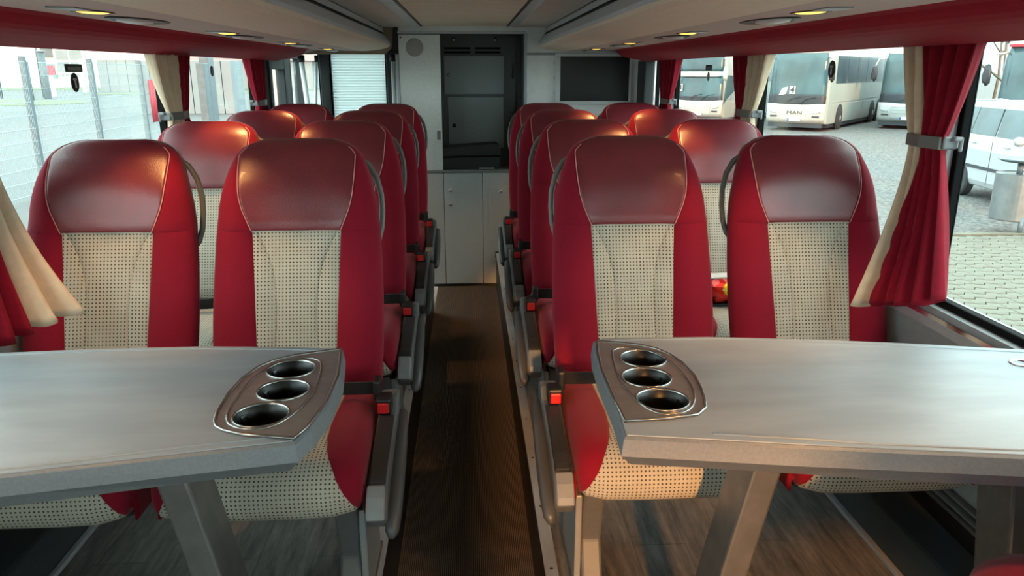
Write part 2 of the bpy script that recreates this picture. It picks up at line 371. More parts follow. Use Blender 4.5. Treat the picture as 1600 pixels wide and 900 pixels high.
struct(MB().box(-1.26, -.06, -2.02, -1.98, 0, 1.84).build('wall_sun_block', 'wall_panel'), 'added unseen grey panel at the front left, keeping sun off the left side')  # out-of-view panel, added to keep the low sun off the left table
# ceiling
XC = -.018
cl = struct(MB().box(-1.36, 1.36, YF, YL, 1.90, 1.96).build('ceiling', 'ceiling_side'), 'beige coach ceiling with side panels and lighting strips')
MB().box(XC - .285, XC + .285, YF, YR, 1.845, 1.87).build('centre_panel', 'ceiling_cloth', cl)
for s in (-1, 1):
    def X(v): return XC + s * v
    MB().prism([(X(.287), 1.842), (X(.300), 1.842), (X(.300), 1.87), (X(.287), 1.87)], 'y', YF, YR).build('ceiling_groove', 'rack_gap', cl)
    MB().prism([(X(.300), 1.840), (X(.352), 1.834), (X(.352), 1.87), (X(.300), 1.87)], 'y', YF, YR).build('light_strip', 'lens', cl, bevel=.003)
    MB().prism([(X(.353), 1.836), (X(.56), 1.838), (X(.56), 1.87), (X(.353), 1.87)], 'y', YF, YR).build('side_panel', 'ceiling_side', cl)

# luggage racks
def rack(s, label):
    def X(v): return XC + s * v
    r = empty('luggage_rack', (X(.75), 1.4, 1.68)); tag(r, label, 'luggage rack', 'overhead luggage racks'); L = Vector(r.location)
    def B(poly, name, m, bev=0., y0=YF, y1=YR - .004, sm=False):
        return MB().prism([(X(a) - L.x, b - L.z) for a, b in poly], 'y', y0 - L.y, y1 - L.y).build(name, m, r, bevel=bev, smooth=sm)
    fr = [(.507, 1.722), (.512, 1.712), (.53, 1.702), (.56, 1.694), (.60, 1.688), (.65, 1.683), (.702, 1.680)]
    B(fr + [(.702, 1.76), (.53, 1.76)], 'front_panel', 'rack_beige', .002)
    B([(.509, 1.724), (.506, 1.738), (.541, 1.786), (.56, 1.786), (.53, 1.724)], 'hand_rail', 'rack_rail', .003)
    B([(.545, 1.786), (.575, 1.838), (.66, 1.838), (.66, 1.76), (.56, 1.76)], 'shelf_opening', 'rack_gap')
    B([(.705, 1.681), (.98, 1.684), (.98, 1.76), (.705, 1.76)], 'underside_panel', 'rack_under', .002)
    B([(.545, 1.800), (.552, 1.806), (.566, 1.833), (.556, 1.833)], 'retaining_bar', 'rack_rail', .002)
    if s < 0:
        B([(.50, 1.70), (.49, 1.84), (.40, 1.845), (.40, 1.875), (1.3, 1.875), (1.3, 1.66), (.55, 1.66)], 'end_bracket', 'rack_end', .012, YR - .004, YR + .05)
    return r
rack(-1, 'beige overhead luggage rack along the left side')
rack(1, 'beige overhead luggage rack along the right side')
# red valances above the windows
for s, nm, yv in ((-1, 'trim_3', 5.0), (1, 'trim_4', 5.10)):
    def X(v): return XC + s * v
    prof = [(.985, 1.686), (1.002, 1.677), (1.010, 1.667), (1.022, 1.655), (1.040, 1.645), (1.065, 1.637), (1.10, 1.630), (1.14, 1.623), (1.175, 1.616), (1.19, 1.612), (1.203, 1.612), (1.208, 1.625), (1.208, 1.76), (.985, 1.76)]
    o = struct(MB().prism([(X(a), b) for a, b in prof], 'y', YF, yv).build(nm, 'red_valance', bevel=.003), 'dark red padded valance above the %s-hand windows' % ('left' if s < 0 else 'right'))
    MB().prism([(X(a), b + .004) for a, b in [(.985, 1.684), (1.10, 1.66), (1.25, 1.645), (1.25, 1.76), (.985, 1.76)]], 'y', yv, YR if s > 0 else YR + .04).build('end_moulding', 'rack_end' if s < 0 else 'plastic_light', o, bevel=.004)

# reading light / speaker panels in the rack undersides
def service_panel(s, y, label, watts=LAMP_W, aim=None):
    X = (-.868 if s < 0 else .80)
    r = empty('reading_light_panel', (X, y, 1.682)); tag(r, label, 'reading light', 'reading light panels under the luggage racks')
    MB().lathe([(.05, .004), (.052, -.0015), (.045, -.003), (.040, -.001)], (0, 0, 0), 24, 'z', .8, 1.25).build('lamp_ring', 'black_plastic', r, smooth=True)
    o = MB().lathe([(.040, -.001), (.03, -.003), (.012, -.004)], (0, 0, 0), 20, 'z', .8, 1.25).build('lamp_lens', 'lamp_glow', r, smooth=True); o['label'] = 'glowing warm yellow lens'
    MB().lathe([(.072, .004), (.074, -.0015), (.066, -.0035), (.06, -.001)], (-s * -.02, .30, 0), 28, 'z', .85, 2.0).build('speaker_ring', 'black_plastic', r, smooth=True)
    o = MB().lathe([(.05, -.001), (.046, -.006), (.03, -.009), (.01, -.010)], (-s * -.02, .275, 0), 24, 'z', .8, 1.7).build('speaker_cap', 'lens', r, smooth=True)
    MB().box(-.03, .03, -.15, -.07, -.003, .002).build('call_switch', 'plastic_light', r, bevel=.004)
    ld = bpy.data.lights.new('reading_spot', 'SPOT'); ld.energy = watts; ld.color = (1., .50, .17); ld.spot_size = math.radians(78); ld.spot_blend = .6; ld.shadow_soft_size = .03
    lo = bpy.data.objects.new('reading_spot', ld); COL.objects.link(lo); lo.parent = r; lo.location = (0, 0, -.02)
    lo.rotation_euler = Vector(aim or (-s * .12, .10, -1)).to_track_quat('-Z', 'Y').to_euler()
ordn = ['over the table', 'second from the front', 'third from the front', 'fourth, nearest the rear bulkhead']
for s, y0 in ((-1, 1.885), (1, 1.795)):
    for k in range(-2, 4):
        y = y0 + 1.003 * k
        sd = 'left' if s < 0 else 'right'
        lab = 'lit reading lamp and speaker panel, %s rack, ' % sd + (ordn[k] if k >= 0 else ('just before the table' if k == -1 else 'near the front end'))
        service_panel(s, y, lab, *((5., (-.20, .42, -1)) if (k == -1 and s > 0) else ()))

# rear bulkhead
wr = struct(MB().box(.404, 1.36, YR, YR + .06, -.05, 1.90).build('wall_rear', 'white_wall'), 'white rear bulkhead carrying the screen')
MB().box(-.47, .404, YR, YR + .06, 1.802, 1.90).build('lintel', 'white_wall', wr)
MB().box(-.475, .404, YR - .006, YR, 1.794, 1.812).build('lintel_bead', 'rack_rail', wr, bevel=.003)
MB().box(.392, .410, YR - .008, YR + .05, .86, 1.80).build('door_jamb', 'pillar_grey', wr, bevel=.003)
MB().box(1.19, 1.262, YR - .22, YR, .93, 1.62).build('corner_post', 'dark_trim', wr, bevel=.01)
MB().box(.404, 1.2, YR - .004, YR, 1.655, 1.672).build('rear_cornice', 'plastic_light', wr, bevel=.004)
recess = struct(MB().box(-.47, -.45, YR + .03, YL, .87, 1.9).box(.385, .403, YR + .06, 5.66, .87, 1.9).box(-.45, .40, 5.63, 5.66, .8, 1.9).box(-.45, .40, YR + .06, 5.63, 1.80, 1.82).build('wall_recess', 'locker_frame'), 'dark recess walls around the rear lockers')
# sliding white panel with a round speaker
d1 = struct(MB().box(-.470, -.188, YR - .012, YR + .02, .866, 1.790).build('door_1', 'panel_white', bevel=.004), 'white upright panel with a round speaker')
MB().lathe([(.058, 0), (.060, -.003), (.054, -.006), (.001, -.009)], (-.361, YR - .012, 1.705), 28, 'y').build('speaker_grille', 'mesh_cover', d1, smooth=True)
MB().box(-.222, -.200, YR - .020, YR - .012, 1.085, 1.145).build('latch', 'plastic_light', d1, bevel=.006)
MB().lathe([(.006, 0), (.005, -.003)], (-.455, YR - .012, 1.77), 10, 'y').build('screw', 'black_plastic', d1)
MB().tube([(-.483, YR - .02, .9), (-.483, YR - .02, 1.66)], .012).build('edge_profile', 'rack_rail', d1, smooth=True)
# galley cabinet
gc = empty('galley_cabinet', (0, YR, 0)); tag(gc, 'light grey low cabinet with round knobs at the aisle end', 'cabinet')
MB().box(-.75, .403, .002, .25, 0, .850).build('body', 'locker_frame', gc)
MB().box(-.47, .403, -.020, .25, .850, .868).build('worktop', 'locker_dark', gc, bevel=.004)
def cdoor(x0, x1, z0, z1, knobs, name='door', y=-.014):
    o = MB().box(x0 + .002, x1 - .002, y, 0.002, z0 + .002, z1 - .002).build(name, 'cabinet_grey', gc, bevel=.003)
    for kx, kz in knobs:
        MB().lathe([(.006, 0), (.006, -.010), (.015, -.013), (.016, -.020), (.010, -.026), (.002, -.027)], (kx, y, kz), 16, 'y').build('knob', 'chrome', o, smooth=True)
    return o
cdoor(-.75, -.186, .02, .850, [])
cdoor(-.186, .093, .02, .850, [(-.139, .728), (-.141, .625)])
cdoor(.093, .403, .02, .850, [])
cdoor(.139, .345, .345, .752, [(.223, .715)], 'hatch', -.018)
MB().box(-.75, .403, -.006, 0, 0, .02).build('plinth', 'dark_trim', gc)
# locker in the recess
lk = empty('wall_locker', (0, 5.60, .9)); tag(lk, 'dark grey steel locker with two doors above the cabinet', 'locker')
MB().box(-.2, .345, 0, .03, -.03, .90).build('body', 'locker_frame', lk)
def ldoor(x0, x1, z0, z1, k, m):
    o = MB().box(x0, x1, -.012, 0, z0 - .9, z1 - .9).build('door', m, lk, bevel=.003)
    MB().lathe([(.014, 0), (.014, -.006), (.008, -.008), (.008, -.014), (.001, -.014)], (k[0], -.012, k[1] - .9), 14, 'y').build('knob', 'chrome' if k[1] > 1.4 else 'black_gloss', o, smooth=True)
ldoor(-.173, .263, 1.388, 1.656, (-.135, 1.523), 'locker_dark'); ldoor(-.150, .259, 1.00, 1.366, (-.106, 1.165), 'locker_dark')
for x0, x1 in ((-.167, .02), (.053, .237)):
    for z in (1.672, 1.700): MB().box(x0, x1, -.004, 0, z - .9, z + .014 - .9).build('vent_slot', 'rubber', lk)
for x in (-.10, .20): MB().lathe([(.014, 0), (.014, -.012), (.002, -.016)], (x, 0, 1.765 - .9), 12, 'y').build('lock_bolt', 'chrome', lk, smooth=True)
for z in (1.20, 1.55): MB().tube([(.32, -.01, z - .95), (.32, -.01, z - .85)], .008).build('hinge', 'plastic_grey', lk, smooth=True)
# black case on the worktop
cs = empty('carry_case', (.01, 5.45, .868)); tag(cs, 'flat black case lying on the worktop below the lockers', 'case')
MB().prism([(-.21, .0), (.21, .0), (.215, .09), (-.21, .085)], 'y', -.06, .12).build('lower_shell', 'case_black', cs, bevel=.008)
MB().prism([(-.21, .089), (.215, .094), (.21, .165), (.18, .185), (-.21, .155)], 'y', -.06, .12).build('lid', 'case_black', cs, bevel=.008)
MB().box(.06, .17, -.075, -.06, .004, .012).build('handle', 'alu', cs, bevel=.002)
# screen
tv = empty('wall_screen', (.885, YR, 1.335)); tag(tv, 'flat black screen in a white frame on the rear bulkhead', 'screen')
m = MB().box(-.278, .262, -.022, 0, -.012, .012).box(-.278, .262, -.022, 0, .312, .334).box(-.278, -.242, -.022, 0, .012, .312).box(.244, .262, -.022, 0, .012, .312)
m.build('bezel', 'tv_frame', tv, bevel=.003); MB().box(-.242, .244, -.012, 0, .012, .312).build('display', 'tv_screen', tv)
for z in (.06, .16, .26): MB().box(-.288, -.278, -.012, 0, z, z + .02).build('clip', 'tv_frame', tv, bevel=.002)
# rear-left corner with blind, glass and handrails
wl = struct(MB().box(-1.36, -.45, YL, YL + .06, -.05, .95).box(-1.36, -.45, YL, YL + .06, 1.70, 1.92).box(-1.36, -1.30, YL, YL + .06, .95, 1.7).box(-1.150, -1.078, YL - .03, YL + .05, .95, 1.7).box(-.636, -.45, YL - .02, YL + .05, .95, 1.7).build('wall_rear_left', 'dark_trim', bevel=.006), 'dark framed rear wall behind the left seats')
wn += 1; w8 = struct(MB().box(-1.30, -1.28, YL, YL + .04, .95, 1.70).box(-1.165, -1.15, YL, YL + .04, .95, 1.7).build('window_%d' % wn, 'rubber'), 'narrow rear corner window'); MB().box(-1.28, -1.165, YL + .015, YL + .021, .95, 1.70).build('pane', 'window_glass', w8)
wn += 1; w9 = struct(MB().box(-1.078, -1.066, YL, YL + .04, .95, 1.7).box(-.648, -.636, YL, YL + .04, .95, 1.7).build('window_%d' % wn, 'rubber'), 'rear window behind a closed white blind'); MB().box(-1.066, -.648, YL + .03, YL + .036, .95, 1.70).build('pane', 'window_glass', w9)
bl = MB(); n = 36; R = []
for i in range(n * 2 + 1):
    z = .95 + .75 * i / (n * 2); R.append([(x, YL + .012 + (.007 if i % 2 else 0), z) for x in (-1.064, -.65)])
bl.grid(R); b = tag(bl.build('pleated_blind', 'blind_white', solid=.002), 'closed white pleated blind in the rear left window', 'blind')
def pole(pts, label, rad=.016):
    r = empty('handrail', pts[0]); tag(r, label, 'handrail', 'white handrails at the rear left'); o = Vector(pts[0])
    MB().tube([Vector(p) - o for p in pts], rad, 12).build('tube', 'pole_white', r, smooth=True)
    e = Vector(pts[-1]) - o; MB().lathe([(rad * 1.3, -.025), (rad * 1.3, .025)], (e.x, e.y, e.z), 14).build('socket', 'black_plastic', r, smooth=True)
pole([(-1.235, 5.98, 0), (-1.235, 5.98, 1.2), (-1.265, 5.98, 1.64)], 'leftmost white handrail pole in the rear left corner', .02)
pole([(-1.175, 5.95, 0), (-1.175, 5.95, 1.3), (-1.145, 5.95, 1.64)], 'slanted white handrail pole left of the blind', .012)
pole([(-.535, 5.60, 0), (-.535, 5.60, 1.64)], 'white handrail pole between blind and white panel', .018)

# ================================================================== SEATS
HW = [(.40, .228), (.47, .233), (.61, .238), (.74, .236), (.87, .229), (.93, .222), (.96, .216), (1.0, .206), (1.03, .196), (1.06, .183), (1.075, .173), (1.087, .161), (1.097, .145), (1.105, .124), (1.110, .103), (1.113, .078)]
CW = [(.40, .104), (.61, .112), (.80, .120), (.87, .123), (.90, .136), (.93, .148), (.96, .156), (1.0, .161), (1.045, .163), (1.12, .163)]
SW = [(.40, .70), (.50, .60), (.60, .50), (.70, .48), (.78, .58), (.84, .80), (.875, .95), (1.2, .95)]
ZS = [.40, .44, .466, .472, .478, .52, .57, .62, .67, .72, .76, .80, .835, .863, .870, .877, .90, .93, .96, .985, 1.01, 1.03, 1.05, 1.06, 1.068, 1.075, 1.081, 1.087, 1.092, 1.097, 1.101, 1.105, 1.108, 1.110, 1.112, 1.113]
def seat_back_grid():
    rows, uvs, cols = [], [], None
    for z in ZS:
        hw = interp(z, HW); c = min(interp(z, CW), .93 * hw); sw = interp(z, SW) * c; T = .105
        a = max(0, (z - 1.052) / .0615); Te = T * math.sqrt(max(0.02, 1 - a * a))
        yf = -.05 + (z - .45) * .375 + (T - Te) / 2 - .014 * math.exp(-((z - .99) / .07) ** 2)
        b = interp(z, [(.40, .02), (.87, .018), (1.0, .006), (1.05, 0), (1.2, 0)])
        g = .006
        half = [0, sw * .35, sw * .7, sw - g, sw, min(sw + g, (sw + c - g) / 2), (sw + c - g) / 2 + .002, c - g, c, min(c + g, hw * .955), c + (hw - c) * .35, c + (hw - c) * .6, c + (hw - c) * .8, c + (hw - c) * .92, c + (hw - c) * .98]
        half = sorted(half); half.append(hw)
        xs = [-v for v in half[:0:-1]] + half
        seamcols = {len(half) - 1 + k for k in (4, 8, -4, -8)}
        ro, uo = [], []
        for j, x in enumerate(xs):
            u = min(1, abs(x) / hw); e = Te / 2 * (1 - (1 - u ** 4) ** .25)
            y = yf + e - b * math.exp(-((u - .74) / .2) ** 2) + (.010 * (1 - u * u) if z < .87 else 0)
            isseam = (j in seamcols and (z < .8705 or abs(j - len(half) + 1) == 8)) or abs(z - .87) < .0005
            if isseam and abs(x) < hw * .96: y += .0045
            if abs(z - .472) < .0005: y += .008
            ro.append((x, y, z)); uo.append((x, z / .936))
        nb = 10
        for k in range(1, nb):
            x = hw * math.cos(math.pi * k / nb); u = abs(x) / hw
            ro.append((x, yf + Te - Te / 2 * (1 - (1 - u ** 4) ** .25), z)); uo.append((x, z))
        rows.append(ro); uvs.append(uo)
    return rows, uvs, len(half)
SB, SBUV, NH = seat_back_grid()
def extract(rows, uvs, pick, name, m, parent, wrap=True, cap=None):
    nc = len(rows[0]); idx = {}; v = []; uv = []; f = []
    def vid(i, j):
        j %= nc
        if (i, j) not in idx: idx[(i, j)] = len(v); v.append(rows[i][j]); uv.append(uvs[i][j])
        return idx[(i, j)]
    for i in range(len(rows) - 1):
        for j in range(nc if wrap else nc - 1):
            if pick(i, j): f.append((vid(i, j), vid(i, j + 1), vid(i + 1, j + 1), vid(i + 1, j)))
    if cap is not None: f.append(tuple(vid(cap, j) for j in range(nc)))
    mb = MB(); mb.v = v; mb.f = f
    return mb.build(name, m, parent, smooth=True, fix=False, uv=uv)
# cushion: path from the rear over the front edge and under
CP = [(.02, .445), (-.05, .450), (-.12, .452), (-.19, .453), (-.26, .455), (-.33, .457), (-.39, .457), (-.43, .453), (-.46, .443), (-.485, .425), (-.497, .402), (-.500, .378), (-.497, .354), (-.488, .334), (-.47, .320), (-.44, .312)]
CC = [.14, .138, .136, .133, .132, .137, .146, .156, .168, .180, .192, .203, .213, .220, .225, .228]
CHW = [.228, .232, .235, .236, .237, .237, .237, .236, .235, .234, .233, .232, .231, .230, .229, .228]
def cushion_grid():
    rows, uvs = [], []; s = 0
    for i, (y, z) in enumerate(CP):
        a, b = CP[max(0, i - 1)], CP[min(len(CP) - 1, i + 1)]; t = Vector((0, b[0] - a[0], b[1] - a[1])).normalized(); nrm = Vector((0, t.z, -t.y))
        if i: s += math.hypot(y - CP[i - 1][0], z - CP[i - 1][1])
        hw, c = CHW[i], min(CC[i], CHW[i] * .97); fade = 1 if i < 6 else max(0, 1 - (i - 5) / 6)
        half = sorted([0, c * .4, c * .75, c - .006, c, min(c + .006, hw * .985), c + (hw - c) * .35, c + (hw - c) * .65, c + (hw - c) * .88]) + [hw]
        xs = [-v for v in half[:0:-1]] + half; ro, uo = [], []
        for x in xs:
            u = abs(x) / hw; d = .016 * fade * math.exp(-((u - .8) / .18) ** 2) - (.035 * (1 - (1 - min(1, u) ** 6) ** .5)) - .006 * (1 - u * u) * fade
            if abs(abs(x) - c) < .0004: d -= .004
            p = Vector((x, y, z)) + nrm * d; ro.append(tuple(p)); uo.append((x, s))
        for sgn, at in ((1, 1), (-1, 0)):
            pass
        # side skirts
        low = .315
        Lp, Rp = Vector(ro[0]), Vector(ro[-1])
        left = [(-hw * 1.0, Lp.y + (0 if i < 9 else .02), Lp.z + (low - Lp.z) * k) for k in (1, .6, .25)]; right = [(hw * 1.0, Rp.y + (0 if i < 9 else .02), Rp.z + (low - Rp.z) * k) for k in (.25, .6, 1)]
        rows.append(left + ro + right); uvs.append([(p[0], s) for p in left] + uo + [(p[0], s) for p in right])
    return rows, uvs
CB, CBUV = cushion_grid()

def seat(a, aisle):
    """a = direction of the aisle in local x; the seat faces -y"""
    r = empty('coach_seat')
    nfront = 2 * NH - 1; mid = NH - 1; ncol = len(SB[0]); zi = ZS.index(.870); zb = ZS.index(.472)
    def reg(i, j):
        if j >= nfront - 1 or j < 0: return 'back'
        k = j - mid if j >= mid else mid - 1 - j
        # k counts strips outward from the centre line
        inside = k < 8; core = k < 4
        if i >= zi: return 'head' if inside else ('wing')
        if i < zb: return 'band' if inside else 'bol'
        return 'core' if core else ('flank' if inside else 'bol')
    hd = extract(SB, SBUV, lambda i, j: reg(i, j) == 'head', 'headrest', 'leather', r, cap=len(ZS) - 1); hd['label'] = 'glossy dark red leather headrest'
    for sg in (-1, 1):
        js = (lambda j: j < mid) if sg < 0 else (lambda j: j >= mid)
        extract(SB, SBUV, lambda i, j: reg(i, j) == 'wing' and js(j), 'head_bolster', 'red_fabric', r)
        extract(SB, SBUV, lambda i, j: reg(i, j) == 'bol' and js(j), 'side_bolster', 'red_fabric', r)
        extract(SB, SBUV, lambda i, j: reg(i, j) == 'flank' and js(j), 'flank_panel', 'beige_weave', r)
        pts = []
        for i in range(zi, ZS.index(1.097)):
            row = SB[i]; p = row[mid + sg * 8]; pts.append((p[0], p[1] - .0035, p[2]))
        MB().tube(pts, .0016, 5).build('piping', 'piping', hd, smooth=True)
    o = extract(SB, SBUV, lambda i, j: reg(i, j) == 'core', 'back_panel', 'beige_weave', r); o['label'] = 'beige woven centre panel with dark dots'
    extract(SB, SBUV, lambda i, j: reg(i, j) == 'band', 'lower_band', 'plastic_dark', r)
    extract(SB, SBUV, lambda i, j: reg(i, j) == 'back', 'back_shell', 'plastic_grey', r)
    # cushion
    nc = len(CB[0]); cm = nc // 2
    def creg(j):
        k = j - cm if j >= cm else cm - 1 - j
        return 'c' if k < 4 else 's'
    o = extract(CB, CBUV, lambda i, j: creg(j) == 'c', 'cushion_panel', 'beige_weave', r, wrap=False)
    for sg in (-1, 1):
        extract(CB, CBUV, lambda i, j: creg(j) == 's' and ((j < cm) == (sg < 0)), 'cushion_bolster', 'red_fabric', r, wrap=False)
    MB().box(-.21, .21, -.41, .02, .300, .325).build('seat_pan', 'plastic_dark', r, bevel=.01)
    MB().box(-.238, .238, -.30, -.25, .255, .300).box(-.238, .238, -.08, -.04, .255, .300).build('cross_beam', 'plastic_grey', r, bevel=.004)
    MB().box(-.20, .20, -.04, .10, .30, .47).build('recline_frame', 'plastic_dark', r, bevel=.02)
    # grab handle at the aisle-side shoulder
    hp = [(.140, .262, 1.050), (.175, .268, 1.055), (.204, .265, 1.036), (.226, .258, .998), (.238, .246, .950), (.241, .232, .905), (.239, .216, .86), (.230, .202, .825), (.212, .19, .805)]
    MB().tube([(a * (x - .011), y - .018, z) for x, y, z in hp], .0085, 10).build('grab_handle', 'handle_grey', r, smooth=True)
    # belt
    s1 = .236
    MB().ribbon([(a * s1, -.15, .500), (a * .19, -.145, .497), (a * .12, -.125, .488), (a * .03, -.11, .478), (-a * .08, -.10, .474), (-a * .17, -.085, .47), (-a * .225, -.05, .455)], .046, .003, (0, -.45, 1)).build('lap_belt', 'webbing', r)
    bk = MB().box(a * .236, a * .276, -.205, -.15, .445, .490).build('buckle', 'black_plastic', r, bevel=.006)
    o = MB().box(a * .242, a * .270, -.211, -.200, .452, .480).build('release_button', 'button_red', bk, bevel=.003); o['label'] = 'red release button'
    MB().box(a * .226, a * .246, -.17, -.12, .47, .525).build('belt_tongue', 'black_plastic', r, bevel=.006)
    if aisle:
        prof = [(-.075, .30), (-.075, .455), (-.09, .470), (-.13, .470), (-.17, .446), (-.22, .440), (-.40, .405), (-.455, .385), (-.492, .350), (-.497, .325), (-.475, .295), (-.43, .285)]
        c = MB().prism(prof, 'x', a * .240, a * .290).build('side_console', 'plastic_grey', r, bevel=.012, seg=4)
        ip = [(-.205, .438), (-.205, .449), (-.395, .4125), (-.43, .402), (-.446, .392), (-.44, .38), (-.40, .395)]
        MB().prism(ip, 'x', a * .245, a * .284).build('console_inlay', 'inlay_dark', c, bevel=.004)
        fp = [(-.452, .392), (-.478, .374), (-.496, .348), (-.501, .328), (-.488, .326), (-.478, .345), (-.45, .37)]
        MB().prism(fp, 'x', a * .242, a * .284).build('console_nose', 'plastic_light', c, bevel=.004)
        arm = MB().tube([(a * .294, -.09, .405), (a * .297, -.12, .408), (a * .300, -.25, .385), (a * .301, -.38, .350), (a * .300, -.46, .315), (a * .299, -.490, .295), (a * .298, -.503, .285)], [.008, .015, .019, .020, .019, .016, .007], 12)
        arm.build('armrest', 'armrest_grey', r, smooth=True)
        lg = MB().prism([(-.40, .295), (-.12, .295), (-.17, .14), (-.14, 0.016), (-.42, 0.016), (-.36, .14)], 'x', a * .150, a * .205).build('leg', 'plastic_grey', r, bevel=.008)
        MB().box(a * .13, a * .225, -.44, -.12, 0, .016).build('foot', 'alu_leg', lg, bevel=.003)
        MB().box(a * .205, a * .222, -.38, -.15, .016, .28).build('leg_cover', 'plastic_light', lg, bevel=.004)
    return r
protos = {(a, k): seat(a, k) for a in (-1, 1) for k in (True, False)}
used = set()
rown = ['front row at the table', 'second row', 'third row', 'rearmost fourth row']
for a, xs, sd, yo in ((-1, {True: .475, False: 1.002}, 'right', 0.), (1, {True: -.488, False: -1.006}, 'left', -.035)):
    for k in range(4):
        for aisle in (True, False):
            key = (a, aisle); o = protos[key] if key not in used else copy_tree(protos[key]); used.add(key)
            o.location = (xs[aisle], 2.0 + yo + .80 * k, PF)
            tag(o, 'red and beige coach seat, %s, %s side of the %s-hand pair' % (rown[k], 'aisle' if aisle else 'window', sd), 'seat', 'coach seats in rows beside the aisle')
# seat on the camera's side of the right-hand table, facing it (only its cushion corner shows)
o = copy_tree(protos[(1, False)]); o.location = (1.01, .665, PF); o.rotation_euler = (0, 0, math.pi)
for ch in o.children:
    if ch.name.startswith('cushion'):
        ch.data = ch.data.copy(); ch.data.materials[0] = M['red_fabric']
        for v in ch.data.vertices:                       # this cushion has a rounded nose
            v.co.y += .24 * (v.co.x / .237) ** 2 * min(1, max(0, (-v.co.y - .12) / .33))
tag(o, 'red seat cushion corner at the bottom right, facing the right-hand table', 'seat')

# crumpled packet on a seat behind
pk = empty('snack_bag', (.985, 2.66, .705)); tag(pk, 'crumpled red and yellow packet on the second-row right window seat', 'packet')
def crumple(rx, ry, rz, c, seed):
    rnd = random.Random(seed); m = MB(); R = []
    for i in range(9):
        th = math.pi * i / 8; row = []
        for j in range(14):
            ph = 2 * math.pi * j / 14; k = 1 + rnd.uniform(-.16, .16); sg = lambda v: math.copysign(abs(v) ** .6, v)
            row.append((c[0] + rx * k * sg(math.sin(th)) * sg(math.cos(ph)), c[1] + ry * k * sg(math.sin(th)) * sg(math.sin(ph)), c[2] + rz * k * math.cos(th)))
        R.append(row)
    return m.grid(R, True)
crumple(.10, .06, .05, (0, 0, .05), 3).build('pouch', 'bag_red', pk); crumple(.05, .024, .024, (.0, -.058, .060), 5).build('label_flap', 'bag_yellow', pk)
MB().box(-.11, .11, -.05, .05, -.012, .004).build('tray', 'black_plastic', pk, bevel=.006); MB().prism([(-.1, .095), (.1, .10), (.1, .108), (-.1, .100)], 'y', -.03, .03).build('top_seal', 'paper', pk)

# ================================================================== TABLES
def boolean_cut(o, cuts):
    tmp = []
    for c in cuts:
        t = MB().lathe([(c[2], -.2), (c[2], .2)], (c[0], c[1], 0), 36).build('cutter', 'cup_black'); tmp.append(t)
        t.location = Vector((0, 0, c[3])) + (o.parent.location if o.parent else Vector()); d = o.modifiers.new('cut', 'BOOLEAN'); d.object = t; d.operation = 'DIFFERENCE'; d.solver = 'EXACT'
    bpy.context.view_layer.update()
    me = bpy.data.meshes.new_from_object(o.evaluated_get(bpy.context.evaluated_depsgraph_get()))
    o.modifiers.clear(); o.data = me
    for t in tmp: bpy.data.objects.remove(t)
def smooth_poly(p, it=2):
    for _ in range(it):
        q = []
        for i in range(len(p)):
            a, b = p[i], p[(i + 1) % len(p)]
            q += [(a[0] * .75 + b[0] * .25, a[1] * .75 + b[1] * .25), (a[0] * .25 + b[0] * .75, a[1] * .25 + b[1] * .75)]
        p = q
    return p
ZT = .950
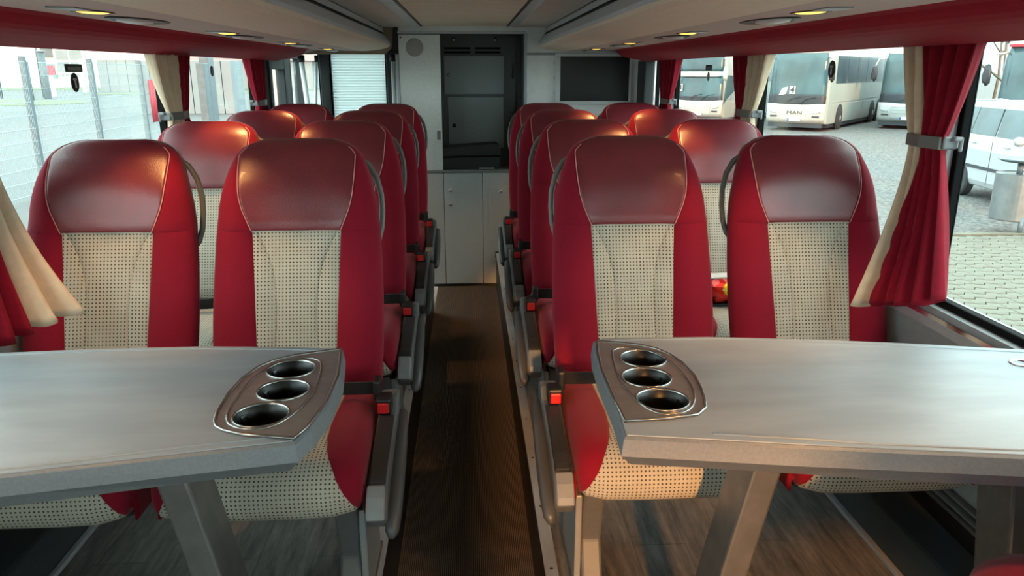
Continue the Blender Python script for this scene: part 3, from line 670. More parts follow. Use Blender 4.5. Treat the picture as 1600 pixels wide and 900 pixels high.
def table(name_label, outline, panel, cups, ring, legx, s):
    r = empty('folding_table', (0, 1.33, PF)); tag(r, name_label, 'table', 'tables with cup holders'); O = (0, 1.33, PF)
    ol = [(x, y - O[1]) for x, y in outline]; zt = ZT - O[2]
    def offs(p, d):
        cx = sum(q[0] for q in p) / len(p); cy = sum(q[1] for q in p) / len(p)
        return [(q[0] + (d if q[0] > cx else -d) * 1., q[1] + (d if q[1] > cy else -d)) for q in p]
    m = MB(); n = len(ol); lay = [(zt, -.004), (zt - .004, 0), (zt - .034, .004), (zt - .062, -.018)]
    R = [[(x, y, z) for x, y in offs(ol, d)] for z, d in lay]; m.grid(R, True); m.f.append(tuple(range(n))); m.f.append(tuple(3 * n + k for k in range(n)))
    edge = m.build('table_edge', 'table_edge', r)
    boolean_cut(edge, [(x, y - O[1], .050, zt) for x, y in cups])
    top = MB().prism(offs(ol, -.006), 'z', zt - .002, zt + .002).build('table_top', 'table_top', r, bevel=.0015)
    boolean_cut(top, [(x, y - O[1], .050, zt) for x, y in cups])
    # raised lip along both long edges
    for part in (0, 1):
        pts = [p for p in offs(ol, -.022) if (p[1] > 0) == bool(part)]
        pts.sort(key=lambda p: abs(p[0])); pts = [p for p in pts if abs(p[0]) > .30]
        MB().tube([(x, y, zt + .0015) for x, y in pts], .003, 6).build('lip', 'table_top', top, smooth=True)
    pp = [(x, y - O[1]) for x, y in panel]
    pn = MB().prism(pp, 'z', zt + .0005, zt + .006).build('cup_holder_panel', 'cup_panel', r, bevel=.002)
    boolean_cut(pn, [(x, y - O[1], .0488, zt) for x, y in cups])
    MB().tube([(x, y, zt + .006) for x, y in pp] + [(pp[0][0], pp[0][1], zt + .006)], .0032, 8, cap=False).build('panel_rim', 'rim_metal', pn, smooth=True)
    rr = [(x, y - O[1]) for x, y in smooth_poly(ring)]
    MB().tube([(x, y, zt + .006) for x, y in rr + rr[:1]], .0026, 8, cap=False).build('inner_rim', 'rim_metal', pn, smooth=True)
    for x, y in cups:
        c = MB().lathe([(.049, .0), (.046, -.002), (.0455, -.03), (.043, -.075), (.001, -.076)], (x, y - O[1], zt + .007), 30, close=True).build('cup_holder', 'cup_black', r, smooth=True)
        MB().lathe([(.0505, -.002), (.051, .002), (.0495, .0035), (.0475, .002), (.047, -.003)], (x, y - O[1], zt + .006), 36, close=True).build('cup_rim', 'rim_metal', c, smooth=True)
        for k in range(3):
            an = .5 + k * 2.1; MB().ribbon([(x + .046 * math.cos(an), y - O[1] + .046 * math.sin(an), zt - .006), (x + .036 * math.cos(an), y - O[1] + .036 * math.sin(an), zt - .03), (x + .042 * math.cos(an), y - O[1] + .042 * math.sin(an), zt - .06)], .012, .002, (-math.sin(an), math.cos(an), 0)).build('spring_clip', 'black_gloss', c)
    # slanted support leg near the aisle and one at the wall
    def leg(xt, xb, w_, y0, y1):
        mb = MB(); V = []
        for z, xx in ((zt - .05, xt), (.012, xb)): V += [(xx - w_, y0, z), (xx + w_, y0, z), (xx + w_, y1, z), (xx - w_, y1, z)]
        mb.add(V, [(0, 1, 2, 3), (7, 6, 5, 4), (0, 4, 5, 1), (1, 5, 6, 2), (2, 6, 7, 3), (3, 7, 4, 0)])
        o = mb.build('leg', 'alu_leg', r, bevel=.006); MB().box(xb - .06, xb + .06, y0 - .03, y1 + .03, 0, .012).build('foot_plate', 'alu_leg', o, bevel=.003)
    leg(s * legx, s * (legx - .125), .030, -.06, .05)
    leg(s * 1.10, s * 1.19, .030, -.06, .05)
    MB().box(s * 1.10, s * 1.245, -.10, .10, zt - .12, zt - .062).build('wall_bracket', 'plastic_dark', r, bevel=.006)
    MB().lathe([(.020, 0), (.021, .002), (.018, .003), (.016, 0)], (s * 1.165, .075, zt + .002), 24, close=True).build('drain_ring', 'chrome', r, smooth=True)
    return r
table('silver-grey table with three cup holders in front of the left seats',
      [(-.300, 1.140), (-.284, 1.190), (-.270, 1.291), (-.270, 1.411), (-.283, 1.52), (-.292, 1.584), (-.40, 1.600), (-.60, 1.616), (-.85, 1.614), (-1.05, 1.600), (-1.242, 1.580), (-1.242, .987), (-1.0, 1.018), (-.73, 1.059), (-.46, 1.111)],
      [(-.292, 1.562), (-.34, 1.548), (-.387, 1.530), (-.425, 1.503), (-.447, 1.470), (-.463, 1.41), (-.469, 1.34), (-.465, 1.26), (-.457, 1.216), (-.447, 1.197), (-.430, 1.183), (-.392, 1.165), (-.303, 1.146), (-.288, 1.190), (-.274, 1.291), (-.274, 1.411), (-.284, 1.50)],
      [(-.376, 1.451), (-.367, 1.345), (-.381, 1.237)],
      [(-.310, 1.44), (-.33, 1.515), (-.40, 1.51), (-.44, 1.43), (-.448, 1.33), (-.444, 1.22), (-.40, 1.18), (-.34, 1.19), (-.306, 1.30)], .590, -1)
table('silver-grey table with three cup holders in front of the right seats',
      [(.256, 1.128), (.262, 1.236), (.262, 1.385), (.268, 1.509), (.280, 1.600), (.303, 1.617), (.545, 1.612), (.765, 1.586), (.975, 1.549), (1.242, 1.489), (1.242, .977), (1.07, 1.00), (.89, 1.025), (.693, 1.055), (.542, 1.079), (.388, 1.106)],
      [(.286, 1.580), (.33, 1.568), (.379, 1.550), (.41, 1.525), (.430, 1.49), (.444, 1.44), (.450, 1.37), (.445, 1.31), (.437, 1.26), (.427, 1.223), (.404, 1.197), (.354, 1.185), (.268, 1.178), (.266, 1.287), (.268, 1.413), (.276, 1.51)],
      [(.367, 1.468), (.350, 1.366), (.356, 1.260)],
      [(.300, 1.47), (.312, 1.535), (.37, 1.535), (.415, 1.48), (.430, 1.38), (.428, 1.28), (.39, 1.20), (.32, 1.20), (.292, 1.33)], .600, 1)

# ================================================================== CURTAINS
def curtain(label, s, top, tie, bot, split, far_mat, near_mat, folds=6, amp=.026, zt=1.64, zb=.87, skew=0., flare=.045):
    r = empty('curtain', (s * 1.215, (tie[0] + tie[1]) / 2, zb)); tag(r, label, 'curtain', 'tied-back window curtains'); O = Vector(r.location)
    nz, ny = 36, 49; R = []; js = 0 if max(split) == 0 else 20
    for i in range(nz):
        z = zb + (zt - zb) * i / (nz - 1); low = 0.
        if z >= 1.37:
            t = (z - 1.37) / (zt - 1.37); e = t ** .75; f0 = tie[0] + (top[0] - tie[0]) * e; f1 = tie[1] + (top[1] - tie[1]) * e; A = amp * (.45 + .55 * t)
        else:
            t = (1.37 - z) / (1.37 - zb); low = t; e = t ** .85; f0 = tie[0] + (bot[0] - tie[0]) * e; f1 = tie[1] + (bot[1] - tie[1]) * e; A = amp * (.45 + 1.1 * t)
        sp = interp(z, [(zb, split[2]), (1.37, split[1]), (zt, split[0])]); row = []
        for j in range(ny):
            v = (sp * j / js if j < js else sp + (1 - sp) * (j - js) / (ny - 1 - js)) if js else j / (ny - 1)
            w = v + .02 * math.sin(9 * v + 3 * z)
            x = s * 1.228 - s * (A * math.sin(2 * math.pi * folds * w + .8) + .25 * A * math.sin(2 * math.pi * folds * 2.3 * w)) - s * flare * low ** 1.5 * (1.15 - v)
            dz = low ** 3 * (-.010 * math.sin(2 * math.pi * folds * w) + skew * (v - .5))
            row.append((x - O.x, f0 + (f1 - f0) * v - O.y, z + dz - O.z))
        R.append(row)
    UV = [[(0, 0)] * ny for _ in range(nz)]
    for far, m, pk in ((1, far_mat, lambda i, j: j < js), (0, near_mat, lambda i, j: j >= js)):
        if far and js == 0: continue
        o = extract(R, UV, pk, 'beige_layer' if m == 'beige_cloth' else 'red_layer', m, r, wrap=False)
        d = o.modifiers.new('thickness', 'SOLIDIFY'); d.thickness = .003; d.offset = 0
    # tie-back band and hook
    y0, y1 = min(tie) - .006, max(tie) + .006; zc = 1.37 - O.z; xx = s * 1.228 - O.x
    MB().ribbon([(xx + s * .03, y0 - O.y, zc), (xx - s * .012, y0 - O.y, zc), (xx - s * .022, (y0 + y1) / 2 - O.y, zc), (xx - s * .012, y1 - O.y, zc), (xx + s * .03, y1 - O.y, zc)], .032, .005).build('tieback', 'handle_grey', r)
    MB().box(xx - s * .006, xx + s * .035, y0 - .010 - O.y, y0 - .002 - O.y, zc - .014, zc + .018).box(xx + s * .012, xx + s * .037, y0 - .026 - O.y, y0 - .002 - O.y, zc + .006, zc + .018).box(xx + s * .028, xx + s * .037, y0 - .026 - O.y, y0 - .016 - O.y, zc - .02, zc + .018).build('hook', 'plastic_light', r, bevel=.004)
curtain('red and beige curtain tied back at the near right window pillar', 1, (2.10, 1.785), (2.02, 1.885), (1.935, 1.775), (.24, .30, .12), 'beige_cloth', 'red_cloth', 5, .022, zb=.945, skew=.05, flare=.105)
curtain('beige and red curtain on the middle right pillar', 1, (3.47, 3.06), (3.385, 3.235), (3.52, 3.1), (.45, .35, .4), 'red_cloth', 'beige_cloth')
curtain('plain red curtain at the rear right window corner', 1, (4.80, 4.40), (4.78, 4.60), (4.85, 4.5), (0, 0, 0), 'red_cloth', 'red_cloth', 4)
curtain('red and beige curtain flaring over the front left seat', -1, (2.03, 1.72), (1.985, 1.84), (1.905, 1.64), (.25, .30, .36), 'beige_cloth', 'red_cloth', 5, .026, zb=.93, skew=-.04, flare=.15)
curtain('beige and red curtain on the middle left pillar', -1, (3.44, 3.05), (3.375, 3.205), (3.5, 3.1), (.35, .22, .3), 'red_cloth', 'beige_cloth')
curtain('plain red curtain at the rear left window', -1, (4.66, 4.345), (4.685, 4.52), (4.75, 4.4), (0, 0, 0), 'red_cloth', 'red_cloth', 4)

# ================================================================== OUTSIDE
ZG = -.95
g = MB().add([(-400, -60, ZG), (2, -60, ZG), (2, 600, ZG), (-400, 600, ZG)], [(0, 1, 2, 3)]).build('ground', 'asphalt'); struct(g, 'pale asphalt road and yard left of the coach')
g2 = MB().add([(2, -60, ZG), (400, -60, ZG), (400, 600, ZG), (2, 600, ZG)], [(0, 1, 2, 3)]).build('ground', 'gravel'); struct(g2, 'grey gravel coach park right of the coach')
# interlocking pavers beside the coach
pv = struct(MB().box(2.0, 9.6, 2.0, 10.9, ZG, ZG + .03).build('pavement', 'joint'), 'zigzag interlocking concrete pavers beside the coach')
pw, ph = .25, .185; g_ = .006
def pshape():
    zz = .075; gx = .003; g_ = .010
    a = [(gx, g_ + zz * .35), (pw * .40, g_), (pw * .60, g_ + zz), (pw - gx, g_ + zz * .35), (pw - gx, ph - g_ + zz * .35), (pw * .60, ph - g_ + zz), (pw * .40, ph - g_), (gx, ph - g_ + zz * .35)]
    return MB().prism(a, 'z', 0, .022)
cand = []
for j in range(0, 48):
    for i in range(0, 30):
        x, y = 2.02 + i * pw, 2.05 + j * ph
        if x + pw > 9.58 or y + ph + .08 > 10.88: continue
        inview = .58 < (x + .12) / (y + .1) < 1.0 and y > 5.4
        cand.append((inview, -abs(y - 7.5), x, y))
cand.sort(key=lambda c: (not c[0], -c[1])); pmesh = None; rest = MB(); base = pshape()
for k, (iv, _, x, y) in enumerate(cand):
    if k < 300:
        if pmesh is None: o = pshape().build('paver', 'paver', pv); pmesh = o.data
        else: o = bpy.data.objects.new('paver', pmesh); COL.objects.link(o); o.parent = pv
        o.location = (x, y, ZG + .03 + random.uniform(-.002, .002))
    else:
        rest.add([(vx + x, vy + y, vz + ZG + .03) for vx, vy, vz in base.v], base.f)
o = rest.build('pavers_beyond', 'paver', pv, fix=False); o['kind'] = 'stuff'
MB().box(2.0, 9.7, 10.9, 11.02, ZG, ZG + .06).build('kerb', 'paver', pv, bevel=.01)
# steel litter bin on a post
bn = empty('litter_bin', (8.62, 11.25, ZG)); tag(bn, 'round steel litter bin with a flat ash tray lid beside the pavers', 'bin')
MB().tube([(0, -.30, 0), (0, -.30, .30)], .036, 10).build('post_foot', 'galvanised', bn, smooth=True); MB().tube([(0, -.30, .30), (0, -.28, 1.05)], .02, 10).build('post', 'paper', bn, smooth=True)
MB().lathe([(.33, .22), (.335, .24), (.335, .95), (.325, .955), (.315, .94)], (.07, .0, 0), 36).build('drum', 'bin_steel', bn, smooth=False)
MB().tube([(.05, 0, .9), (.05, 0, 1.12)], .045, 10).build('lid_stem', 'galvanised', bn, smooth=True); MB().lathe([(.30, 1.13), (.36, 1.16), (.36, 1.18), (.30, 1.175)], (.10, 0, 0), 32).build('ash_tray', 'galvanised', bn, smooth=True)

# white people carrier behind the bin
def car(loc, rz):
    r = empty('people_carrier', loc, rz); tag(r, 'white people carrier parked behind the steel bin', 'car')
    W2 = .92
    def loft(secs, nm, m, par=r, bev=.03):
        R = []
        for y, pr in secs: R.append([(x, y, z) for x, z in pr])
        mb = MB().grid(R, True); n = len(R[0]); mb.f += [tuple(range(n)), tuple((len(R) - 1) * n + k for k in range(n))]
        return mb.build(nm, m, par, smooth=False, bevel=bev)
    def pr(w, z0, z1): return [(-w * .95, z0), (-w, z0 + .12), (-w, z1 - .25), (-w * .96, z1), (w * .96, z1), (w, z1 - .25), (w, z0 + .12), (w * .95, z0)]
    b = loft([(-2.2, pr(.80, .40, .98)), (-2.05, pr(.90, .30, 1.05)), (-1.0, pr(W2, .27, 1.22)), (1.6, pr(W2, .27, 1.25)), (2.15, pr(.90, .32, 1.22)), (2.25, pr(.82, .42, 1.1))], 'body', 'car_white')
    def cab(w0, w1, z0, z1): return [(-w0, z0), (-w1, z1 - .10), (-w1 * .88, z1), (w1 * .88, z1), (w1, z1 - .10), (w0, z0)]
    c = loft([(-1.25, cab(.86, .80, 1.18, 1.26)), (-.35, cab(.89, .74, 1.2, 1.90)), (.6, cab(.89, .76, 1.2, 1.96)), (1.7, cab(.88, .74, 1.2, 1.90)), (2.15, cab(.86, .78, 1.18, 1.28))], 'cabin', 'car_white')
    for s in (-1, 1):
        for (ya, yb, yc, yd) in ((-.95, -.30, .30, .30), (.36, .36, 1.20, 1.26), (1.28, 1.22, 1.78, 1.98)):
            za, zb2 = 1.28, 1.80
            mb = MB(); P = [(s * .885, ya, za), (s * .885, yd, za), (s * .795, yc, zb2), (s * .795, yb, zb2)]
            mb.add([(p[0] + s * .005, p[1], p[2]) for p in P] + [(p[0] - s * .04, p[1], p[2]) for p in P], [(0, 1, 2, 3), (7, 6, 5, 4), (0, 4, 5, 1), (1, 5, 6, 2), (2, 6, 7, 3), (3, 7, 4, 0)]); mb.build('side_window', 'car_glass', c)
        MB().box(s * W2, s * (W2 + .015), -1.4, 1.6, .62, .68).build('rub_strip', 'bus_trim', b)
        MB().tube([(s * .91, -1.5, 1.93), (s * .91, -1.5, 1.93)], .001, 4).build('tmp', 'car_white', b) if False else None
        for yy in (-.25, .95): MB().box(s * W2, s * (W2 + .03), yy, yy + .18, 1.10, 1.13).build('door_handle', 'car_white', b, bevel=.008)
        MB().box(s * (W2 + .006), s * W2, .33, .338, .35, 1.2).build('door_gap', 'bus_trim', b)
        mir = crumple(.10, .07, .08, (s * 1.02, -.75, 1.28), 11); mir.build('door_mirror', 'car_white', b, smooth=True)
        for yy in (-1.35, 1.35):
            MB().lathe([(.30, 0), (.33, .02), (.33, .16), (.30, .19), (.20, .19), (.19, .16), (.02, .15)] if s > 0 else [(.30, 0), (.33, -.02), (.33, -.16), (.30, -.19), (.20, -.19), (.19, -.16), (.02, -.15)], (s * .76, yy, .33), 26, 'x').build('wheel', 'tyre', r)
        MB().tube([(s * .74, -.3, 1.90), (s * .75, .6, 1.975), (s * .72, 1.7, 1.92)], .015, 6).build('roof_rail', 'alu', c, smooth=True)
    ws = MB().add([(-.78, -1.22, 1.26), (.78, -1.22, 1.26), (.66, -.42, 1.83), (-.66, -.42, 1.83), (-.78, -1.26, 1.27), (.78, -1.26, 1.27), (.66, -.46, 1.84), (-.66, -.46, 1.84)], [(0, 1, 2, 3), (7, 6, 5, 4), (0, 4, 5, 1), (1, 5, 6, 2), (2, 6, 7, 3), (3, 7, 4, 0)]); ws.build('windscreen', 'car_glass', c)
    return r
car((11.0, 13.55, ZG), math.radians(-8))

# parked coaches
def coach(loc, rz, label, number=None, brand=False, length=12.4, H=3.75, two=False, red=False):
    """front centre at the origin, bus extends along local +y"""
    r = empty('parked_coach', loc, rz); tag(r, label, 'coach', 'white coaches parked outside')
    w = 1.27
    def ring(y, sx, z0, z1, rnd=.25):
        p = [(-1, z0), (-1, z0 + .9), (-1, (z0 + z1) / 2), (-.985, z1 - rnd * 1.6), (-.93, z1 - rnd * .5), (-.80, z1 - .06), (-.5, z1), (.5, z1), (.80, z1 - .06), (.93, z1 - rnd * .5), (.985, z1 - rnd * 1.6), (1, (z0 + z1) / 2), (1, z0 + .9), (1, z0)]
        return [(x * w * sx, y, z) for x, z in p]
    R = [ring(.17, .955, .33, H - .52), ring(.30, .985, .30, H - .2), ring(.8, 1, .29, H - .04), ring(2, 1, .29, H), ring(length - .6, 1, .29, H), ring(length, .96, .4, H - .25)]
    mb = MB().grid(R, True); n = len(R[0]); mb.f += [tuple(range(n)), tuple((len(R) - 1) * n + k for k in range(n))]
    b = mb.build('body', 'bus_side', r, bevel=.04)
    # front mask
    fm = MB(); fz = [(.34, -.02), (.55, -.10), (.95, -.10), (1.15, -.06)]
    fm.grid([[(x, yy + .09 * (abs(x) / w) ** 3, z) for x in np.linspace(-w * .97, w * .97, 13)] for z, yy in fz])
    f = fm.build('front_mask', 'bus_white', r, smooth=True, solid=.03)
    def shield(z0, z1, name, m, wx0=.945, wx1=.90, lean=.10, y0=-.06):
        g2 = MB(); RR = []
        for i in range(7):
            t = i / 6; z = z0 + (z1 - z0) * t
            k = 1 if 0 < i < 6 else .94
            RR.append([(x * w * (wx0 + (wx1 - wx0) * t) * k, y0 + lean * t * t + .09 * abs(x) ** 3, z) for x in np.linspace(-1, 1, 13)])
        return g2.grid(RR).build(name, m, r, smooth=True, solid=.02)
    if two:
        shield(1.10, 2.26, 'windscreen', 'bus_glass'); shield(2.46, 3.35, 'upper_windscreen', 'bus_glass', .90, .86, .10, .02)
        shield(2.24, 2.48, 'brow', 'bus_white', .94, .93, .02, -.01)
        shield(1.08, 1.32, 'dash_band', 'bus_trim', .95, .95, .0, -.075)
        mb = MB().prism([(.12, 1.0), (.5, 1.25), (2.2, 1.9), (2.1, 2.25), (.3, 2.3)], 'x', w * .97, w * 1.004); mb.build('driver_window', 'bus_glass', r)
    else:
        ws = shield(1.12, 3.22, 'windscreen', 'bus_glass'); shield(1.10, 1.55, 'dash_band', 'bus_trim', .955, .95, .01, -.072)
        shield(3.22, 3.50, 'brow', 'bus_white', .90, .80, .16, .05)
    for x0 in (-.42, .20):
        MB().tube([(x0, -.11, 1.16), (x0 + .25, -.10, 1.35), (x0 + .62, -.08, 1.42)], .012, 5).build('wiper', 'black_plastic', r)
    # side glass and panels
    for s in (-1, 1):
        for k in range(6):
            y0 = 1.05 + k * 1.78; mb = MB().box(s * w * .99, s * (w + .006), y0, y0 + 1.72, 1.98, 3.12); mb.build('side_window', 'bus_glass_dark' if not two else 'bus_glass_dark', r)
        for k in range(6): MB().box(s * w, s * (w + .012), 1.1 + k * 1.7, 2.72 + k * 1.7, .42, 1.12).build('locker_flap', 'bus_side', r, bevel=.01)
        MB().box(s * w, s * (w + .012), .9, length - .3, 1.20, 1.23).build('waist_line', 'bus_grey', r)
        for y in (2.1, length - 4.1, length - 2.75):
            MB().lathe([(.58, 0), (.58, .014 * s)], (s * w, y, .52), 28, 'x').build('wheel_arch', 'bus_trim', r)
            wh = MB().lathe([(.30, .1 * s), (.48, .06 * s), (.50, .0), (.50, -.25 * s)], (s * (w - .02), y, .50), 28, 'x').build('wheel', 'tyre', r)
            MB().lathe([(.28, .085 * s), (.26, .05 * s), (.1, .10 * s), (.02, .10 * s)], (s * (w - .015), y, .50), 20, 'x').build('hub', 'wheel_hub', wh)
        # head lamps
        MB().prism([(s * .72, .74), (s * 1.06, .80), (s * 1.12, .92), (s * .80, .84)], 'y', -.13, -.02).build('headlamp', 'lamp_glass', r, bevel=.01)
        for k in range(3): MB().lathe([(.045, 0), (.04, -.012), (.01, -.016)], (s * (.80 + .11 * k), -.13, .80 + .02 * k), 12, 'y').build('lamp_reflector', 'bus_grey', r)
        MB().box(s * .74, s * 1.04, -.135, -.10, .60, .66).build('fog_lamp', 'bus_trim', r, bevel=.01)
        # mirrors
        MB().tube([(s * 1.1, .15, 3.05), (s * 1.38, -.25, 3.0), (s * 1.46, -.42, 2.7)], .03, 6).build('mirror_arm', 'bus_white', r, smooth=True)
        crumple(.12, .07, .30, (s * 1.46, -.44, 2.38), 4).build('mirror', 'bus_trim' if not two else 'bus_white', r, smooth=True)
    for z in (.95, .84, .70): MB().box(-.62, .62, -.128, -.10, z, z + .012).build('grille_line', 'bus_grey', r)
    for x in (-.66, .66): MB().box(x - .006, x + .006, -.124, -.1, .42, .98).build('panel_gap', 'bus_grey', r)
    p = MB().box(-.26, .26, -.145, -.11, .43, .54).build('number_plate', 'paper', r); MB().box(-.26, -.20, -.148, -.145, .43, .54).build('plate_band', 'plate_blue', p)
    MB().box(-w * .9, w * .9, .0, .2, .16, .34).box(-w * .95, w * .95, .6, length - .2, .14, .30).build('underbody', 'bus_trim', r)
    ROT = Matrix.Rotation(math.pi / 2, 4, 'X')
    if brand: text('wordmark', 'MAN', .20, 'ink', r, Matrix.Translation((0, -.135, .775)) @ Matrix.Diagonal((1.5, 1, 1, 1)) @ ROT)
    if number:
        nb = MB().box(-.12, .12, -.01, 0, -.16, .16).build('number_card', 'paper', r); nb.location = (-.18 if brand else -.95, -.10, 1.72); text('numeral', number, .36, 'ink', nb, Matrix.Translation((0, -.014, 0)) @ ROT, bold=.012)
    if brand:
        MB().add([(-.75, -.085, 1.5), (-.45, -.085, 1.55), (-.40, -.06, 1.85), (-.62, -.06, 1.8)], [(0, 1, 2, 3)]).build('folded_sheet', 'paper', r, solid=.01)
        o = MB().box(-.5, .5, -.11, -.08, 1.02, 1.04).build('badge_wing', 'bus_grey', r)
    if red: MB().box(-1.1, 1.1, -.02, .12, 3.22, 3.30).build('red_stripe', 'sign_red', r)
    return r
BR = -math.radians(40.5)
coach((14.1, 32.1, ZG), BR, 'white coach with a flat front and number card four, seen through the middle right window', '4', True)
coach((19.4, 32.6, ZG), BR, 'white coach with rounded front, half hidden behind the near right curtain')
coach((11.25, 36.8, ZG), BR, 'white coach with two-level windscreen and number card three, in the rear right window', '3', False, two=True, H=3.95)
coach((17.5, 22.4, ZG), -math.radians(52), 'white coach with a red roof stripe behind the people carrier', red=True)

# bare tree and bushes behind the coaches
def tree(loc, h, label, seed):
    r = empty('bare_tree', loc); tag(r, label, 'tree', 'bare trees behind the coaches'); rnd = random.Random(seed); tr = MB(); br = MB()
    tr.tube([(0, 0, 0), (.1, 0, h * .3), (-.05, .1, h * .6), (.1, 0, h)], [.09, .07, .05, .02], 7); tr.build('trunk', 'bark', r, smooth=True)
    def grow(p, d, l, rad, n):
        q = p + d * l; br.tube([p, (p + q) / 2 + Vector((rnd.uniform(-.1, .1), rnd.uniform(-.1, .1), 0)) * l, q], [rad, rad * .8, rad * .5], 4, cap=False)
        if n:
            for _ in range(3): grow(p + d * l * rnd.uniform(.5, 1), (d + Vector((rnd.uniform(-.8, .8), rnd.uniform(-.8, .8), rnd.uniform(-.1, .6)))).normalized(), l * rnd.uniform(.5, .75), rad * .55, n - 1)
    for k in range(9):
        an = rnd.uniform(0, 6.28); grow(Vector((0, 0, h * rnd.uniform(.25, .95))), Vector((math.cos(an), math.sin(an), .7)).normalized(), h * .3, .05, 3)
    br.build('branches', 'bark', r, smooth=True)
tree((24.5, 34.0, ZG), 6.5, 'bare tree between curtain and striped coach', 3)
tree((28.5, 40.0, ZG), 7.5, 'bare tree further back behind the striped coach', 8)
for k, (x, y) in enumerate(((22.5, 29.5), (26.5, 31))):
    o = crumple(1.6, 1.2, .9, (0, 0, .7), 20 + k).build('dry_bush', 'bush'); o.location = (x, y, ZG); tag(o, ['dry yellowish bush left of the striped coach', 'dry bush below the bare trees'][k], 'bush', 'dry bushes')
hl = MB(); R = []
for i in range(7):
    t = i / 6; R.append([(x, 420 + 120 * t, ZG + (10 + 14 * math.sin(x * .018 + 1) + 6 * math.sin(x * .05)) * math.sin(math.pi * min(1, t * 1.2) / 1.2 * .6)) for x in np.linspace(150, 520, 40)])
tag(hl.grid(R).build('distant_hills', 'hill', smooth=True, solid=.5), 'faint blue hills on the horizon behind the coaches', 'hill')

# ---- left: fence, gate posts, road side
FX = -8.8
fe = empty('wire_fence', (FX, 18, ZG)); tag(fe, 'galvanised wire mesh fence with square posts along the left side', 'fence')
ys = [15.85 + 2.70 * k for k in range(-6, 3)]; ph_ = 2.78
pm = None
for y in ys:
    if pm is None: o = MB().box(-.05, .05, -.06, .06, 0, ph_).build('post', 'galvanised', fe, bevel=.008); pm = o.data
    else: o = bpy.data.objects.new('post', pm); COL.objects.link(o); o.parent = fe; d = o.modifiers.new('edge', 'BEVEL'); d.width = .008
    o.location = (0, y - 18, 0)
wm = None
for y in ys[:-1] + [ys[-1]]:
    if wm is None:
        mb = MB(); n = 52
        for k in range(n): yy = .06 + (2.58) * k / (n - 1); mb.box(.050, .056, yy - .003, yy + .003, .05, ph_ - .1)
        for k in range(11): z = .12 + k * .255; mb.box(.044, .062, .05, 2.66, z - .005, z + .005)
        o = mb.build('wire_panel', 'wire', fe, fix=False); wm = o.data
    else: o = bpy.data.objects.new('wire_panel', wm); COL.objects.link(o); o.parent = fe
    o.location = (0, y - 18, 0)
bnr = MB(); bnr.grid([[(FX + .10 + .012 * math.sin(k * 1.9), 21.46 + .74 * k / 12, z) for k in range(13)] for z in (.19, .75, 1.32)])
tag(bnr.build('red_banner', 'sign_red', smooth=True, solid=.006), 'red banner hanging on the wire fence', 'banner')
gp = empty('gate_post', (-8.9, 26.9, ZG)); tag(gp, 'thick grey steel gate post seen through the second left window', 'post')
MB().box(-.15, .15, -.25, .35, 0, 2.95).build('column', 'galvanised', gp, bevel=.02); MB().box(-.1, .16, -.75, -.28, 0, 2.75).build('guide_frame', 'galvanised', gp, bevel=.02)
gp2 = empty('gate_post', (-8.9, 36.5, ZG)); tag(gp2, 'pale gate post seen through the rear left window', 'post')
MB().box(-.15, .15, -.4, .6, 0, 2.95).build('column', 'wire', gp2, bevel=.02); MB().box(-.12, .12, .7, 1.1, 0, 2.6).build('guide_frame', 'galvanised', gp2, bevel=.02)
# verge, buildings, poles
def verge(pts, label):
    tag(MB().prism(pts, 'z', ZG, ZG + .05).build('grass_verge', 'grass'), label, 'grass', 'grass verges by the road')['kind'] = 'stuff'
verge(smooth_poly([(-60, 55), (-36, 57), (-30, 62), (-33, 69), (-44, 72), (-70, 74)]), 'near grass verge with posts beyond the fence')
verge([(-120, 100), (-50, 108), (-30, 112), (-30, 122), (-120, 122)], 'far grass strip in front of the white hall')
verge([(-42, 86), (-30, 90), (-24, 93), (-24, 97), (-42, 93)], 'grass strip in front of the grey gate')
hall = empty('white_hall', (-66.3, 128, ZG)); tag(hall, 'large white hall behind the fence with an entrance window block', 'building')
MB().box(-70, 46, 0, 20, 0, 14).build('wall', 'building_white', hall); MB().box(-1.6, 4.4, -.3, 0, 4.6, 7.0).build('window_surround', 'building_dark', hall)
for i in range(2):
    for j in range(2):
        o = MB().box(1.0 + i * 2.1, 2.8 + i * 2.1, -.9, -.6, 2.4 + j * 1.8, 3.9 + j * 1.8).build('window', 'building_grey', hall)
MB().box(.6, 5.3, -.8, -.5, 2.0, 6.1).build('window_frame', 'building_white', hall); MB().box(-1.4, .4, -.4, 0, 1.4, 3.6).build('green_door', 'green_panel', hall)
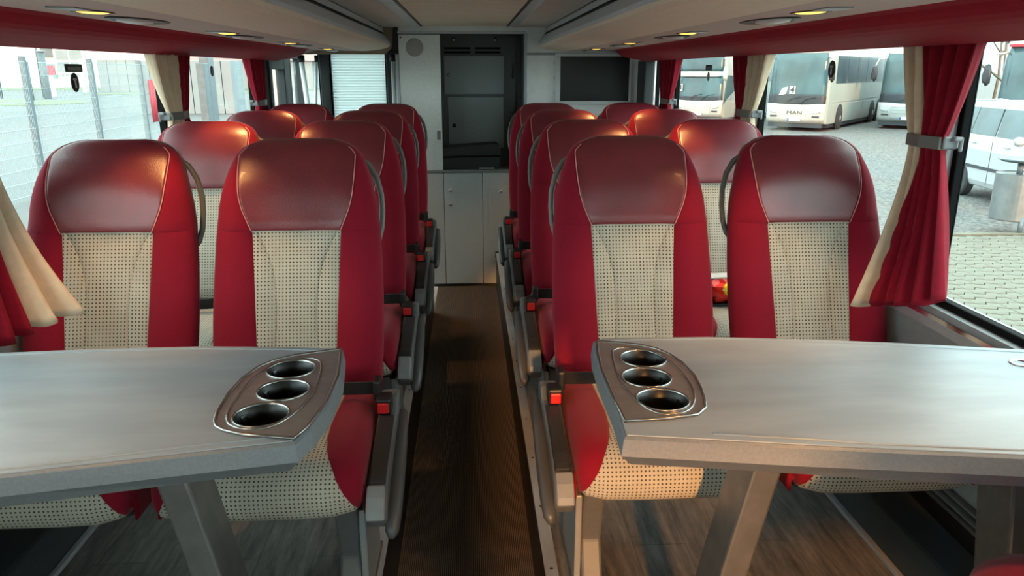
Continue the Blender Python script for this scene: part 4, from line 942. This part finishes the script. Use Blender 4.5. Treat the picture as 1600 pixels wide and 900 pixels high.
kb = empty('kiosk_box', (-42.4, 81, ZG)); tag(kb, 'red box sign on a white stand beyond the fence', 'sign'); MB().box(-.45, .45, -.2, .2, 2.05, 3.05).build('panel', 'sign_red', kb); MB().box(-.2, .2, -.1, .1, 0, 2.0).build('stand', 'building_white', kb)
gt = empty('grey_gate', (-42.8, 97, ZG)); tag(gt, 'grey panelled hall gate with white gateposts beyond the fence', 'gate')
for k in range(4): MB().box(-2.3 + k * 1.15, -1.19 + k * 1.15, 0, .3, 0, 3.85).build('gate_leaf', 'building_grey', gt, bevel=.03)
MB().box(-4.3, -3.9, -.3, .3, 0, 3.9).build('gatepost', 'building_white', gt); MB().box(-3.3, -2.8, -.3, .3, 0, 4.0).build('gatepost', 'building_white', gt)
sh = empty('low_shed', (-30, 112, ZG)); tag(sh, 'pale blue-grey shed with dark roof seen through the second left window', 'building')
for k in range(7): MB().box(-9 + k * 2.4, -6.61 + k * 2.4, 0, 6, 0, 3.9).build('panel', 'building_grey', sh)
MB().prism([(-10, 3.9), (9, 3.9), (7.5, 5.3), (-8.5, 5.3)], 'y', -.5, 6.5).build('roof', 'roof_grey', sh)
cb = empty('container_block', (-16.5, 47, ZG)); tag(cb, 'grey corrugated container seen through the rear left window', 'container')
for k in range(9): MB().box(-3 + k * .6, -2.44 + k * .6, 0, 2.4, 0, 3.1).build('panel', 'building_grey', cb, bevel=.03)
for k, (x, y, h, rr, lb) in enumerate(((-38.8, 73, 4.2, .32, 'thick grey post standing on the near verge'), (-38.0, 69, 3.2, .14, 'short slim post left of the thick post'), (-43.5, 74, 3.4, .12, 'slim post behind the first fence post'), (-47.5, 74, 6, .12, 'tall thin pole at the far left'), (-41.3, 77, 9, .10, 'tall lamp pole above the thick post'))):
    r = empty('roadside_post', (x, y, ZG)); tag(r, lb, 'post', 'posts on the verge'); MB().tube([(0, 0, 0), (0, 0, h)], rr, 8).build('shaft', 'galvanised', r, smooth=True); MB().lathe([(rr * 1.2, h), (rr * 1.2, h + .06), (.02, h + .1)], (0, 0, 0), 10).build('cap', 'building_grey', r)
